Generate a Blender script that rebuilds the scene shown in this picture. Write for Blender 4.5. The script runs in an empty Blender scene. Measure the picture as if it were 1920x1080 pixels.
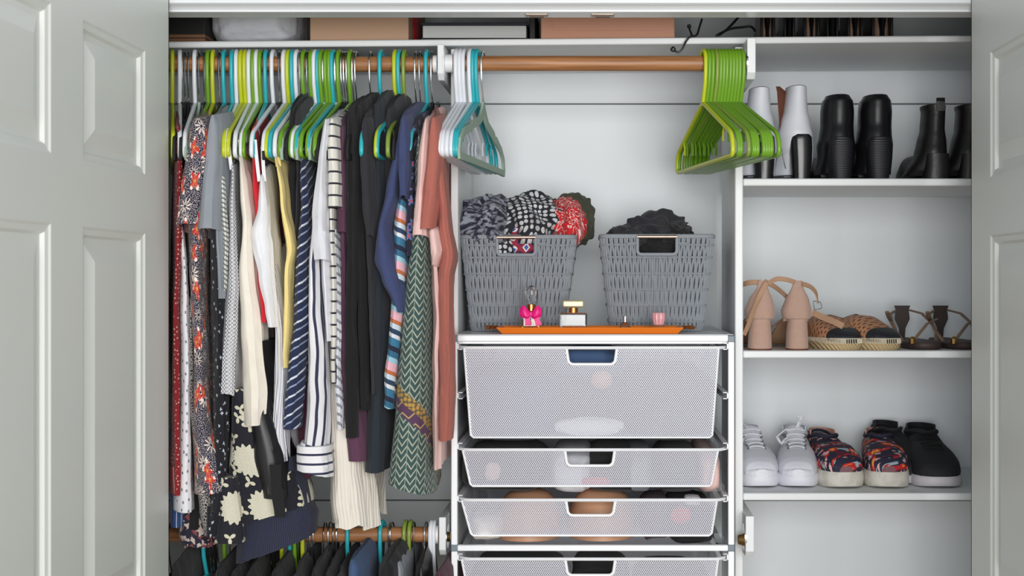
import bpy, bmesh, math, random
from mathutils import Vector, Matrix, noise
R = random.Random(7)
PI = math.pi
scn = bpy.context.scene
col = scn.collection

# ---------------------------------------------------------------- camera, world, lights, exposure
F, VX, VY, D0, H = 2481.0, 1122.0, 525.0, 2.6, 1.30     # focal length in px, principal point, distance, eye height
cam = bpy.data.cameras.new('camera')
cam.sensor_width = 36.0
cam.lens = F / 1920 * 36
cam.shift_x = -(VX - 960) / 1920
cam.shift_y = -(540 - VY) / 1920
cam.clip_start = 0.05
cam.dof.use_dof = True
cam.dof.focus_distance = 2.55
cam.dof.aperture_fstop = 7.1
camo = bpy.data.objects.new('camera', cam)
col.objects.link(camo)
camo.location = (0, -D0, H)
camo.rotation_euler = (PI / 2, 0, 0)
scn.camera = camo
world = bpy.data.worlds.new('room_light')
scn.world = world
world.use_nodes = True
world.node_tree.nodes['Background'].inputs[0].default_value = (0.80, 0.90, 1.0, 1)
world.node_tree.nodes['Background'].inputs[1].default_value = 0.31
def area(name, loc, target, sx, sy, power, color):
    l = bpy.data.lights.new(name, 'AREA'); l.shape = 'RECTANGLE'; l.size = sx; l.size_y = sy
    l.energy = power; l.color = color
    o = bpy.data.objects.new(name, l); col.objects.link(o); o.location = loc
    o.rotation_euler = (Vector(target) - Vector(loc)).to_track_quat('-Z', 'Y').to_euler()
    return o
area('window_daylight', (0.50, -4.1, 1.40), (0.0, 0.0, 1.3), 2.6, 1.8, 160, (1.0, 0.99, 0.975))
scn.view_settings.view_transform = 'Standard'
scn.view_settings.look = 'None'
scn.view_settings.exposure = -0.12
scn.view_settings.gamma = 1.0

# ---------------------------------------------------------------- helpers
def P(px, py, Y=0.0):
    z = D0 + Y
    return Vector(((px - VX) * z / F, Y, H + (VY - py) * z / F))
def PX(px, Y=0.0): return (px - VX) * (D0 + Y) / F
def PZ(py, Y=0.0): return H + (VY - py) * (D0 + Y) / F
def SC(n, Y=0.0): return n * (D0 + Y) / F
def lerp(a, b, t): return a + (b - a) * t
def sm(t): t = max(0, min(1, t)); return t * t * (3 - 2 * t)
def spow(c, e): return math.copysign(abs(c) ** e, c)

class E:                                     # a shader expression
    def __init__(s, t, k): s.t = t; s.k = k
    def m(s, op, *a):
        n = s.t.nodes.new('ShaderNodeMath'); n.operation = op
        for i, x in enumerate((s,) + a):
            if isinstance(x, E): s.t.links.new(x.k, n.inputs[i])
            else: n.inputs[i].default_value = x
        return E(s.t, n.outputs[0])
    def __add__(s, o): return s.m('ADD', o)
    __radd__ = __add__
    def __sub__(s, o): return s.m('SUBTRACT', o)
    def __mul__(s, o): return s.m('MULTIPLY', o)
    __rmul__ = __mul__
    def __truediv__(s, o): return s.m('DIVIDE', o)
    def __neg__(s): return s.m('MULTIPLY', -1.0)
    def fr(s): return s.m('FRACT')
    def ab(s): return s.m('ABSOLUTE')
    def sin(s): return s.m('SINE')
    def cos(s): return s.m('COSINE')
    def lt(s, o): return s.m('LESS_THAN', o)
    def gt(s, o): return s.m('GREATER_THAN', o)
    def mx(s, o): return s.m('MAXIMUM', o)
    def mn(s, o): return s.m('MINIMUM', o)

class Mat:
    def __init__(s, name, c=(.8, .8, .8), rough=.6, metal=0.0, sheen=0.0, **kw):
        s.m = bpy.data.materials.new(name); s.m.use_nodes = True
        s.t = s.m.node_tree; s.b = s.t.nodes['Principled BSDF']
        s.col(c); s.b.inputs['Roughness'].default_value = rough; s.b.inputs['Metallic'].default_value = metal
        s.b.inputs['Sheen Weight'].default_value = sheen
        for k, v in kw.items(): s.b.inputs[k].default_value = v
    def uv(s):
        n = s.t.nodes.new('ShaderNodeUVMap'); q = s.t.nodes.new('ShaderNodeSeparateXYZ')
        s.t.links.new(n.outputs[0], q.inputs[0])
        return E(s.t, q.outputs[0]), E(s.t, q.outputs[1])
    def obj(s):
        n = s.t.nodes.new('ShaderNodeTexCoord'); q = s.t.nodes.new('ShaderNodeSeparateXYZ')
        s.t.links.new(n.outputs['Object'], q.inputs[0])
        return [E(s.t, q.outputs[i]) for i in range(3)]
    def vec(s, x, y, z=0.0):
        n = s.t.nodes.new('ShaderNodeCombineXYZ')
        for i, a in enumerate((x, y, z)):
            if isinstance(a, E): s.t.links.new(a.k, n.inputs[i])
            else: n.inputs[i].default_value = a
        return E(s.t, n.outputs[0])
    def noise(s, v, scale, detail=2.0, rough=.5):
        n = s.t.nodes.new('ShaderNodeTexNoise'); s.t.links.new(v.k, n.inputs['Vector'])
        n.inputs['Scale'].default_value = scale; n.inputs['Detail'].default_value = detail; n.inputs['Roughness'].default_value = rough
        return E(s.t, n.outputs[0])
    def vor(s, v, scale, rnd=1.0, feature='F1'):
        n = s.t.nodes.new('ShaderNodeTexVoronoi'); n.feature = feature; n.voronoi_dimensions = '2D'
        s.t.links.new(v.k, n.inputs['Vector']); n.inputs['Scale'].default_value = scale; n.inputs['Randomness'].default_value = rnd
        return n
    def flower(s, u, v, scale, petals=5, size=.32, wob=.45, rnd=.8):       # mask of petalled blooms + a radial coordinate
        vv = s.vec(u, v); n = s.vor(vv, scale, rnd)
        q = s.t.nodes.new('ShaderNodeSeparateXYZ'); s.t.links.new(n.outputs['Position'], q.inputs[0])
        dx = u - E(s.t, q.outputs[0]); dy = v - E(s.t, q.outputs[1])
        r = E(s.t, n.outputs['Distance']); a = dx.m('ARCTAN2', dy)
        lim = (a * petals + E(s.t, q.outputs[0]) * 300.0).cos() * (wob * size) + size
        return r.lt(lim), r / size, a, E(s.t, n.outputs['Color'])
    def mix(s, fac, a, b):
        n = s.t.nodes.new('ShaderNodeMix'); n.data_type = 'RGBA'
        if isinstance(fac, E): s.t.links.new(fac.k, n.inputs[0])
        else: n.inputs[0].default_value = fac
        for i, x in ((6, a), (7, b)):
            if isinstance(x, E): s.t.links.new(x.k, n.inputs[i])
            else: n.inputs[i].default_value = (*x, 1)
        return E(s.t, n.outputs[2])
    def col(s, c):
        if isinstance(c, E): s.t.links.new(c.k, s.b.inputs['Base Color'])
        else: s.b.inputs['Base Color'].default_value = (*c, 1)
        return s
    def bump(s, h, strength=.3, dist=.002):
        n = s.t.nodes.new('ShaderNodeBump'); n.inputs['Strength'].default_value = strength; n.inputs['Distance'].default_value = dist
        s.t.links.new(h.k, n.inputs['Height']); s.t.links.new(n.outputs[0], s.b.inputs['Normal'])
        return s
    def alpha(s, a): s.t.links.new(a.k, s.b.inputs['Alpha']); return s
    def rough(s, r): s.t.links.new(r.k, s.b.inputs['Roughness']); return s

def rgb(r, g, b):
    f = lambda c: (c / 255 / 12.92) if c <= 10 else ((c / 255 + .055) / 1.055) ** 2.4
    return (f(r), f(g), f(b))

class B:                                      # collects shapes for ONE mesh; coordinates are world unless stated
    def __init__(s): s.v = []; s.f = []; s.uv = {}; s.mi = []
    def box(s, x0, x1, y0, y1, z0, z1):
        o = len(s.v)
        s.v += [Vector((x, y, z)) for z in (z0, z1) for y in (y0, y1) for x in (x0, x1)]
        for q in ((0, 2, 3, 1), (4, 5, 7, 6), (0, 1, 5, 4), (2, 6, 7, 3), (0, 4, 6, 2), (1, 3, 7, 5)): s.f.append(tuple(o + i for i in q))
        return s
    def rings(s, rs, cap0=True, cap1=True, closed=True, uvs=None, loop=False):
        o = len(s.v); n = len(rs[0]); m = len(rs)
        for r in rs: s.v += [Vector(p) for p in r]
        for j in range(m if loop else m - 1):
            j2 = (j + 1) % m
            for i in range(n if closed else n - 1):
                k = (i + 1) % n
                f = (o + j * n + i, o + j * n + k, o + j2 * n + k, o + j2 * n + i)
                if uvs: s.uv[len(s.f)] = (uvs[j][i], uvs[j][i + 1], uvs[j2][i + 1], uvs[j2][i])
                s.f.append(f)
        if cap0 and not loop: s.f.append(tuple(o + i for i in range(n))[::-1])
        if cap1 and not loop: s.f.append(tuple(o + (m - 1) * n + i for i in range(n)))
        return s
    def tube(s, path, r, n=8, closed=False, flat=1.0, cap=True):
        pts = [Vector(p) for p in path]; m = len(pts); rs = []
        up = None
        for i, p in enumerate(pts):
            a = pts[i - 1] if (i > 0 or closed) else p
            b = pts[(i + 1) % m] if (i < m - 1 or closed) else p
            d = (b - a).normalized()
            if up is None:
                up = Vector((0, 0, 1)) if abs(d.z) < .9 else Vector((1, 0, 0))
            x = d.cross(up)
            if x.length < 1e-6: x = d.orthogonal()
            x.normalize(); y = x.cross(d).normalized(); up = y
            rr = r[i] if isinstance(r, (list, tuple)) else r
            rs.append([p + x * (rr * math.cos(2 * PI * k / n)) + y * (rr * flat * math.sin(2 * PI * k / n)) for k in range(n)])
        s.rings(rs, cap, cap, loop=closed)
        return s
    def ribbon(s, path, side, w, th=.0015):
        pts = [Vector(p) for p in path]; side = Vector(side).normalized(); rs = []
        for i, p in enumerate(pts):
            d = (pts[min(i + 1, len(pts) - 1)] - pts[max(i - 1, 0)]).normalized()
            nn = d.cross(side).normalized(); sd = nn.cross(d).normalized()
            ww = w[i] if isinstance(w, (list, tuple)) else w
            rs.append([p + sd * ww / 2 + nn * th, p - sd * ww / 2 + nn * th, p - sd * ww / 2 - nn * th, p + sd * ww / 2 - nn * th])
        return s.rings(rs)
    def lathe(s, prof, c, n=20, sx=1.0, sy=1.0):
        c = Vector(c)
        return s.rings([[c + Vector((r * sx * math.cos(2 * PI * k / n), r * sy * math.sin(2 * PI * k / n), z)) for k in range(n)] for r, z in prof])
    def prism(s, poly, y0, y1):                # poly of (x, z), extruded along Y
        return s.rings([[(x, y, z) for x, z in poly] for y in (y0, y1)])
    def xform(s, M): s.v = [M @ v for v in s.v]; return s
    def build(s, name, mat, parent=None, smooth=True, bevel=0.0, sub=0, label=None, sharp=40, local=False):
        me = bpy.data.meshes.new(name)
        if parent is None and not local:
            lo = Vector([min(v[i] for v in s.v) for i in range(3)]); hi = Vector([max(v[i] for v in s.v) for i in range(3)])
            off = Vector(((lo.x + hi.x) / 2, (lo.y + hi.y) / 2, lo.z))
        else:
            off = Vector((0, 0, 0)); p = parent
            if not local:
                while p is not None: off += p.location; p = p.parent
        me.from_pydata([v - off for v in s.v], [], s.f)
        if s.uv:
            L = me.uv_layers.new(name='UVMap')
            for fi, q in s.uv.items():
                for k, li in enumerate(me.polygons[fi].loop_indices): L.data[li].uv = q[k]
        bm = bmesh.new(); bm.from_mesh(me); bmesh.ops.recalc_face_normals(bm, faces=bm.faces); bm.to_mesh(me); bm.free()
        if smooth:
            me.shade_smooth()
            me.set_sharp_from_angle(angle=math.radians(sharp))
        o = bpy.data.objects.new(name, me); col.objects.link(o)
        mm = mat.m if isinstance(mat, Mat) else mat
        me.materials.append(mm)
        if parent is None and not local: o.location = off
        if parent is not None: o.parent = parent
        if bevel:
            b = o.modifiers.new('bevel', 'BEVEL'); b.width = bevel; b.segments = 2; b.limit_method = 'ANGLE'; b.angle_limit = math.radians(35)
        if sub:
            b = o.modifiers.new('sub', 'SUBSURF'); b.levels = sub; b.render_levels = sub
        if label: o['label'] = label
        return o

def tag(o, label, cat, group=None):
    o['label'] = label; o['category'] = cat
    if group: o['group'] = group
    return o
def struct(o, label=None, cat=None):
    o['kind'] = 'structure'
    if label: o['label'] = label
    if cat: o['category'] = cat
    return o
def thing(name, label, cat, loc=(0, 0, 0), group=None, kind=None):
    o = bpy.data.objects.new(name, None); col.objects.link(o); o.location = loc; o.empty_display_size = .05
    tag(o, label, cat, group)
    if kind: o['kind'] = kind
    return o
def copy_tree(o, parent=None):
    c = o.copy(); col.objects.link(c)
    if parent is not None: c.parent = parent
    for ch in [k for k in o.children]: copy_tree(ch, c)
    return c

def interp(rows, t):                           # rows sorted by first value; returns the others at t
    if t <= rows[0][0]: return rows[0][1:]
    for a, b in zip(rows, rows[1:]):
        if t <= b[0]:
            k = (t - a[0]) / max(1e-9, b[0] - a[0])
            k = lerp(k, sm(k), .5)
            return tuple(lerp(p, q, k) for p, q in zip(a[1:], b[1:]))
    return rows[-1][1:]

def cloth(rows, yf=-.22, yb=.14, nz=44, nu=56, e=.75, fold=.004, freq=42., seed=0, rise=0.0, skew=0.0, wave=.004, scal=0.0, back=1.0, bx=None, lift=0.0):
    """a hanging cloth body: rows of (photo y, left x, right x) of its front edge at depth yf; it runs back to yb.
       back: how wide its rear is against its front; rise: how far the top climbs from the shoulder to the hanger neck."""
    b = B(); rs = []; uvs = []
    y0, y1 = rows[0][0], rows[-1][0]
    yr = -.035
    for j in range(nz + 1):
        v = j / nz; py = lerp(y0, y1, v); r = interp(rows, py); xl, xr = r[0], r[1]
        Xl, Xr = PX(xl, yf), PX(xr, yf); xc = (Xl + Xr) / 2; a = max(.002, (Xr - Xl) / 2)
        ring = []; uu = []; acc = 0.0; prev = None
        amp = .35 + .65 * sm(v * 1.6)
        for i in range(nu + 1):
            th = 2 * PI * i / nu + PI
            c, s_ = spow(math.cos(th), e), spow(math.sin(th), e)
            t = (1 - c) / 2                         # 0 front, 1 back
            Y = lerp(yf, yb, t)
            w = a * lerp(1.0, back, t)
            if rise: w *= .4 + .6 * math.sqrt(sm(v * 14))
            x = xc + w * s_ + (0 if bx is None else bx * t)
            Z = PZ(py, yf)
            nv = noise.noise(Vector((math.cos(th) * freq * .10, math.sin(th) * freq * .16 + Y * freq, Z * 1.7 + seed * 7.3)))
            n2 = noise.noise(Vector((Y * 9 + seed * 3.1, Z * 3.2, seed * 1.7)))
            n3 = noise.noise(Vector((Y * 24 + seed + Z * 9, x * 40 - Z * 12, Z * 11 + seed * 2)))
            x += (nv * fold * 1.6 * math.copysign(1, s_) if abs(s_) > .05 else 0) * amp + n2 * wave * amp * 2 + n3 * .0026
            Y += nv * fold * .9 * amp * (1 if t < .5 else -1)
            Z += rise * max(0, 1 - (abs(Y - yr) / max(.02, abs(yf - yr))) ** 1.6) * (1 - sm(v * 3.0))
            Z -= SC(skew, yf) * (s_ * .5 + .5) * sm((v - .3) / .7)
            Z += lift * (1 - t) * sm((v - .35) / .65)
            if scal: Z += scal * noise.noise(Vector((x * 40, Y * 25, seed))) * sm((v - .7) / .3)
            p = Vector((x, Y, Z))
            if prev is not None: acc += (p - prev).length
            prev = p; uu.append((acc, Z)); ring.append(p)
        rs.append(ring[:-1]); uvs.append([(q[0] - acc / 2, q[1]) for q in uu])
    # turn the hem inward so the garment reads as hollow
    c = sum(rs[-1], Vector()) / len(rs[-1])
    hem = rs[-1]
    for kx, ky, dz in ((.10, .04, .0), (.14, .06, .02), (.2, .1, .05)):
        rs.append([Vector((lerp(p.x, c.x, kx), lerp(p.y, c.y, ky), p.z + dz)) for p in hem]); uvs.append(uvs[-1])
    b.rings(rs, True, True, uvs=uvs)
    return b

def crumple(c, sx, sy, sz, seed, amp=.22, f=2.2, sub=4, box=1.0):
    """a heap of crumpled cloth"""
    bm = bmesh.new(); bmesh.ops.create_icosphere(bm, subdivisions=sub, radius=1.0)
    b = B(); idx = {}
    for v in bm.verts:
        p = v.co.copy(); q = p * f + Vector((seed * 5.1, seed * 2.3, seed * 1.9))
        w = Vector((noise.noise(q * .8), noise.noise(q * .8 + Vector((9, 0, 0))), noise.noise(q * .8 + Vector((0, 9, 0))))) * .9
        dr = Vector((math.sin(seed * 3), math.cos(seed * 5), math.sin(seed * 7 + 1))).normalized()
        g1 = math.sin(4.2 * q.dot(dr) + 7.0 * w.x); g2 = math.sin(6.5 * q.dot(dr.orthogonal().normalized()) + 6.0 * w.y)
        rid = 1 - abs(noise.noise(q * .7 + w)) * 2
        d = 1 + amp * (rid - .45) + amp * .26 * g1 + amp * .16 * g2
        p = p * d
        if box != 1.0: p = Vector((spow(p.x, box), spow(p.y, box), spow(p.z, box)))
        idx[v] = len(b.v); b.v.append(Vector((c[0] + p.x * sx, c[1] + p.y * sy, c[2] + p.z * sz)))
    for f_ in bm.faces:
        b.uv[len(b.f)] = tuple((v.co.x * sx + v.co.y * .3 * sx, v.co.z * sz + v.co.y * sy * .7) for v in f_.verts)
        b.f.append(tuple(idx[v] for v in f_.verts))
    bm.free()
    return b
def loftpx(rows, n=28, e=.8, flatf=1.0):
    """rows of (photo y, left x, right x, front depth, back depth) -> stacked rounded rings"""
    b = B(); rs = []; uvs = []
    for py, xl, xr, yf, yb in rows:
        Xl, Xr = PX(xl, yf), PX(xr, yf); xc, a = (Xl + Xr) / 2, (Xr - Xl) / 2; yc, d = (yf + yb) / 2, (yb - yf) / 2
        z = PZ(py, yf)
        rg = [Vector((xc + a * spow(math.sin(2 * PI * i / n), e), yc - d * spow(math.cos(2 * PI * i / n), e), z)) for i in range(n)]
        rs.append(rg); uvs.append([(i / n * 2 * (a + d) * 1.6, z) for i in range(n + 1)])
    return b.rings(rs, True, True, uvs=uvs)
def dense(rows, k=4):
    ys = []
    for a, b in zip(rows, rows[1:]): ys += [lerp(a[0], b[0], i / k) for i in range(k)]
    ys.append(rows[-1][0])
    return [(y,) + tuple(interp(rows, y)) for y in ys]
# ---------------------------------------------------------------- plain materials
def paint(name, c, rough=.45, b=.15):
    m = Mat(name, c, rough); x, y, z = m.obj()
    n = m.noise(m.vec(x * 6, y * 6, z * 90), 3.0, 3); n2 = m.noise(m.vec(x, y, z), 2.2, 3)
    m.col(m.mix(n2 * .35, c, tuple(k * .86 for k in c))); m.bump(n, b, .0006)
    return m
M = {}
M['wall'] = paint('painted_board', rgb(228, 233, 236), .5)
M['shelfpaint'] = paint('shelf_paint', rgb(232, 235, 236), .42, .25)
M['door'] = Mat('door_paint', rgb(224, 228, 223), .38)
M['trim'] = Mat('trim_gloss_paint', rgb(232, 235, 238), .25)
M['plaster'] = Mat('plaster', rgb(196, 198, 198), .8)
M['floor'] = Mat('floor_boards', rgb(150, 128, 105), .5)
M['whitemetal'] = Mat('white_powder_coat', rgb(240, 242, 245), .32)
M['greyplastic'] = Mat('grey_plastic', rgb(112, 124, 134), .45)
M['whiteboard'] = Mat('white_laminate', rgb(214, 218, 222), .3)
M['chrome'] = Mat('chrome', (.75, .76, .78), .18, 1.0)
M['brass'] = Mat('brass', rgb(176, 140, 84), .3, 1.0)
M['copper'] = Mat('copper_bar', rgb(206, 178, 160), .3, 1.0)
M['gold'] = Mat('gold', rgb(214, 140, 80), .28, 1.0)
M['clearplastic'] = Mat('clear_plastic', (.9, .95, .95), .08, 0, 0, **{'Transmission Weight': .9, 'IOR': 1.2})
M['black'] = Mat('black_plastic', (.012, .012, .013), .4)
m = Mat('oak_rod', rgb(176, 118, 76), .42); x, y, z = m.obj()
g = m.noise(m.vec(x * 2.2, y * 55, z * 55), 2.6, 4); g2 = m.noise(m.vec(x * 9, y * 160, z * 160), 2.0, 2)
m.col(m.mix((g * 1.9 - .45).mx(0).mn(1), rgb(188, 134, 88), rgb(126, 80, 46))); m.bump(g2, .15, .0004); M['oak'] = m
m = Mat('perforated_steel', rgb(220, 221, 232), .35, 0); u, v = m.uv()
h = (u * (2 * PI / .0037)).cos() * (v * (2 * PI / .0057)).cos()
m.alpha(h.lt(.16)); M['mesh'] = m
M['cardboard'] = Mat('cardboard', rgb(196, 160, 132), .8)
M['pinkbox'] = Mat('dusty_pink_card', rgb(202, 150, 124), .75)
M['paper'] = Mat('paper', rgb(206, 208, 206), .8)
m = M['paper']; x, y, z = m.obj(); m.col(m.mix((m.noise(m.vec(x * .3, y * .3, z * 900), 1.0, 1) * 2 - .5).mx(0).mn(1), rgb(222, 222, 220), rgb(168, 172, 172)))

# ---------------------------------------------------------------- the setting
XL, XR = -.98, .86
YB = .36
b = thing('wall_back', 'pale painted wide-board wall at the back of the closet', 'wall', (0, YB, 0), kind='structure')
seams = [0.0, PZ(938, YB), PZ(195, YB), 2.4]
for i in range(3):
    B().box(XL - .02, XR + .02, YB, YB + .018, seams[i] + .0015, seams[i + 1] - .0015).build('plank', M['wall'], b, bevel=.0012)
B().box(XL - .02, XR + .02, YB + .019, YB + .05, 0, 2.4).build('backing', M['plaster'], b)
for nm, x0, x1 in (('wall_left', XL - .06, XL), ('wall_right', XR, XR + .06)):
    struct(B().box(x0, x1, -.149, YB + .05, 0, 2.4).build(nm, M['wall']), 'painted side wall inside the closet, ' + nm[5:] + ' end', 'wall')
struct(B().box(XL - .1, XR + .1, -.15, YB + .06, 2.4, 2.45).build('ceiling', M['plaster']), 'plain ceiling inside the closet above the top shelf', 'ceiling')
struct(B().box(-3, 3, -5.5, .5, -.05, 0).build('floor', M['floor']), 'wooden floor of the room below the closet', 'floor')
# head jamb + casing
hd = thing('trim_1', 'white moulded head trim over the closet opening', 'trim', (-.05, -.2, PZ(30, -.18)), kind='structure')
zb = PZ(22.5, -.2)
def xext(prof): return B().rings([[(x, yy, zz) for yy, zz in prof] for x in (XL - .05, XR + .1)])
z1_, z2_ = PZ(18, -.2), PZ(5.5, -.217)
xext([(-.148, zb), (-.2, zb), (-.2, z1_), (-.148, z1_)]).build('head_jamb', M['trim'], hd, bevel=.0015)
xext([(-.16, z1_), (-.199, z1_), (-.201, z1_ + .001), (-.205, z1_ + .0045), (-.2115, z2_ - .003), (-.217, z2_), (-.16, z2_)]).build('cove_moulding', M['trim'], hd)
xext([(-.16, z2_), (-.217, z2_), (-.217, 2.5), (-.16, 2.5)]).build('upper_casing', M['trim'], hd, bevel=.001)
for px in (1006, 1130):
    x = PX(px, -.175)
    c = B().box(x - .021, x + .021, -.183, -.164, zb - .0025, zb + .001).build('magnetic_catch', Mat('catch_metal', rgb(150, 138, 126), .35, .8), hd, bevel=.001, label='small metal magnetic catch')
    B().box(x - .013, x + .013, -.180, -.168, zb - .0045, zb - .002).build('magnet', Mat('magnet_brown', rgb(96, 76, 60), .5), c)
for nm, x0, x1 in (('trim_2', -1.6, PX(317, -.222) - .04), ('trim_3', PX(1821, -.222) + .04, 1.5)):
    struct(B().box(x0, x1, -.2, -.15, 0, 2.5).build(nm, M['plaster']), 'room wall beside the closet opening, ' + ('left' if x0 < 0 else 'right'), 'wall')

# doors: six-panel leaves opened at right angles to the closet
def door(name, X, side, label):
    # side +1: visible face looks to +X
    d = thing(name, label, 'door', (X, -.22, 0.02), kind='structure')
    W = .91; T = .035; y1 = -.222; y0 = y1 - W
    f = X                                          # visible face plane
    def xx(a): return f - side * a
    ymap = lambda s: y1 - s                        # s = distance from the closet
    cols = [(.125, .397), (.513, .785)] if side > 0 else [(.116, .390), (.506, .78)]
    if side > 0:
        rowsz = [(.18, .62), (.78, PZ(437, -.347)), (PZ(328, -.347), PZ(95, -.347))]
    else:
        rowsz = [(.18, .62), (.78, PZ(441, -.338)), (PZ(333, -.338), PZ(97, -.338))]
    b = B()
    ss = [0] + [v for c in cols for v in c] + [W]
    zs = [.02] + [v for c in rowsz for v in c] + [2.08]
    for i in range(len(ss) - 1):
        for j in range(len(zs) - 1):
            if i % 2 == 1 and j % 2 == 1: continue
            o = len(b.v)
            b.v += [Vector((f, ymap(ss[i]), zs[j])), Vector((f, ymap(ss[i + 1]), zs[j])), Vector((f, ymap(ss[i + 1]), zs[j + 1])), Vector((f, ymap(ss[i]), zs[j + 1]))]
            b.f.append((o, o + 1, o + 2, o + 3))
    b.box(min(xx(.012), xx(T)), max(xx(.012), xx(T)), y0, y1, .02, 2.08)
    b.box(min(xx(0), xx(.013)), max(xx(0), xx(.013)), y1 - .003, y1, .02, 2.08)
    b.box(min(xx(0), xx(.013)), max(xx(0), xx(.013)), y0, y0 + .003, .02, 2.08)
    b.build('leaf', M['door'], d)
    for (s0, s1) in cols:
        for (z0, z1) in rowsz:
            p = B()
            prof = [(0, 0), (.004, .0025), (.012, .004), (.016, .0095), (.026, .0095), (.052, .002), (1, .002)]
            rs = []
            for a, dep in prof:
                a = min(a, (s1 - s0) / 2 - .01)
                rs.append([Vector((xx(dep), ymap(s), z)) for s, z in ((s0 + a, z0 + a), (s1 - a, z0 + a), (s1 - a, z1 - a), (s0 + a, z1 - a))])
            p.rings(rs[:-1], False, True)
            p.build('door_panel', M['door'], d, smooth=False)
    return d
door('door_1', PX(317, -.222), 1, 'pale grey six-panel door standing open at the left')
door('door_2', PX(1821, -.222), -1, 'pale grey six-panel door standing open at the right')

# shelves and partitions
def tiltz(X): return .0072 * X                     # the old top shelf climbs slightly to the right
def shelf_seg(name, label, pxl, pxr, pyl, pyr, th, yf, yb):
    a, c = P(pxl, pyl, yf), P(pxr, pyr, yf)
    b = B(); b.rings([[(p.x, yf, p.z), (p.x, yb, p.z), (p.x, yb, p.z - th), (p.x, yf, p.z - th)] for p in (a, c)])
    return tag(b.build(name, M['shelfpaint'], bevel=.003), label, 'shelf')
ts = shelf_seg('long_shelf', 'long white painted top shelf holding boxes above the rods', 200, 1930, 78.2, 65.0, SC(12.5), 0.0, YB - .003)
def board(name, label, x0, x1, y0, y1, z0, z1, cat='panel', mat='shelfpaint', bev=.0025):
    return tag(B().box(x0, x1, y0, y1, z0, z1).build(name, M[mat], bevel=bev), label, cat)
PLx0, PLx1 = PX(845), PX(859)
PRx0, PRx1 = PX(1378), PX(1393.5)
board('partition_panel', 'white upright partition between hanging clothes and the drawer unit', PLx0, PLx1, 0.0, .28, 0.0, PZ(80) - .012)
board('partition_panel', 'white upright partition between the drawer unit and the shoe shelves', PRx0, PRx1, 0.0, .28, 0.0, PZ(80) - .008)
for i, (py, lab) in enumerate(((334.5, 'white shoe shelf carrying the ankle boots'), (657.5, 'white shoe shelf carrying heeled sandals and espadrilles'), (924.5, 'white shoe shelf carrying the sneakers'))):
    board('shoe_shelf', lab, PRx1 + .0005, XR - .001, 0.004, YB - .003, PZ(py, .004) - SC(14), PZ(py, .004), 'shelf')
# rod cleats
def cleat(name, label, px0, px1, py0, py1, yf, yb, mat='shelfpaint'):
    x0, x1 = PX(px0, yf), PX(px1, yf); z0, z1 = PZ(py1, yf), PZ(py0, yf); ch = .012
    prof = [(yf, z1), (yb, z1), (yb, z0 - .0), (yf + ch, z0), (yf, z0 + ch)]
    return tag(B().rings([[(x, y, z) for y, z in prof] for x in (x0, x1)]).build(name, M[mat], smooth=False, bevel=.0015), label, 'bracket')
cleat('rod_cleat', 'white wooden rod bracket under the top shelf left of the empty white hangers', 820, 832, 83, 149, -.06, .26)
cleat('rod_cleat', 'white wooden rod bracket under the top shelf beside the green hangers', 1401, 1417, 71, 147, -.06, .26)
cleat('rod_cleat', 'white wooden rod bracket at the right end of the lower rod', 823, 836, 970, 1043, -.06, .26)
cleat('rod_cleat', 'white wooden rod bracket with brass socket below the shoe shelves', 1398, 1414, 968, 1046, -.06, .26)
RY = -.035; RR = .0148
def rod(label, px0, px1, py, flange=None):
    x0, x1 = PX(px0, RY), PX(px1, RY); z = PZ(py, RY)
    t = thing('closet_rod', label, 'rod', ((x0 + x1) / 2, RY, z))
    B().tube([(lerp(x0, x1, i / 12), RY, z) for i in range(13)], RR, 24).build('pole', M['oak'], t)
    return t, z
r1, Z1 = rod('oak clothes rod behind the crowded row of hangers', 180, 820, 120.5)
r2, Z2 = rod('bare oak rod between the white and the green empty hangers', 839, 1402, 119)
r3, Z3 = rod('lower oak clothes rod under the hanging clothes', 180, 824, 1002)
def ring_x(xa, xb, r, z, n=24): return B().tube([(xa, RY, z), (xb, RY, z)], r, n)
ring_x(PX(833, RY), PX(850, RY), RR + .0028, Z2).build('socket', M['shelfpaint'], r2, label='white painted rod socket')
ring_x(PX(832.5, RY), PX(836, RY), .028, Z2).build('flange', M['shelfpaint'], r2)
ring_x(PX(1397.5, RY), PX(1400.5, RY), .027, Z2).build('flange', M['chrome'], r2)
ring_x(PX(813, RY), PX(820.5, RY), RR + .0025, Z1).build('socket', M['shelfpaint'], r1)
ring_x(PX(816, RY), PX(823, RY), RR + .003, Z3).build('socket', M['shelfpaint'], r3)
t = thing('rod_socket', 'small brass rod socket on the bracket below the shoe shelves', 'socket', (PX(1396, RY), RY, PZ(1008, RY)))
ring_x(PX(1394, RY), PX(1398, RY), .026, PZ(1006, RY)).build('plate', M['chrome'], t)
B().tube([(PX(1384, RY), RY, PZ(1012, RY)), (PX(1395, RY), RY, PZ(1012, RY))], [.009, .013], 16).build('cup', M['brass'], t)
t = thing('rod_socket', 'small brass fitting beside the left edge of the drawer unit', 'socket', (PX(840, RY), RY, PZ(1008, RY)))
ring_x(PX(836, RY), PX(840, RY), .024, PZ(1006, RY)).build('plate', M['chrome'], t)
B().tube([(PX(839, RY), RY, PZ(1006, RY)), (PX(845, RY), RY, PZ(1006, RY))], [.011, .008], 16).build('cup', M['brass'], t)

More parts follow.
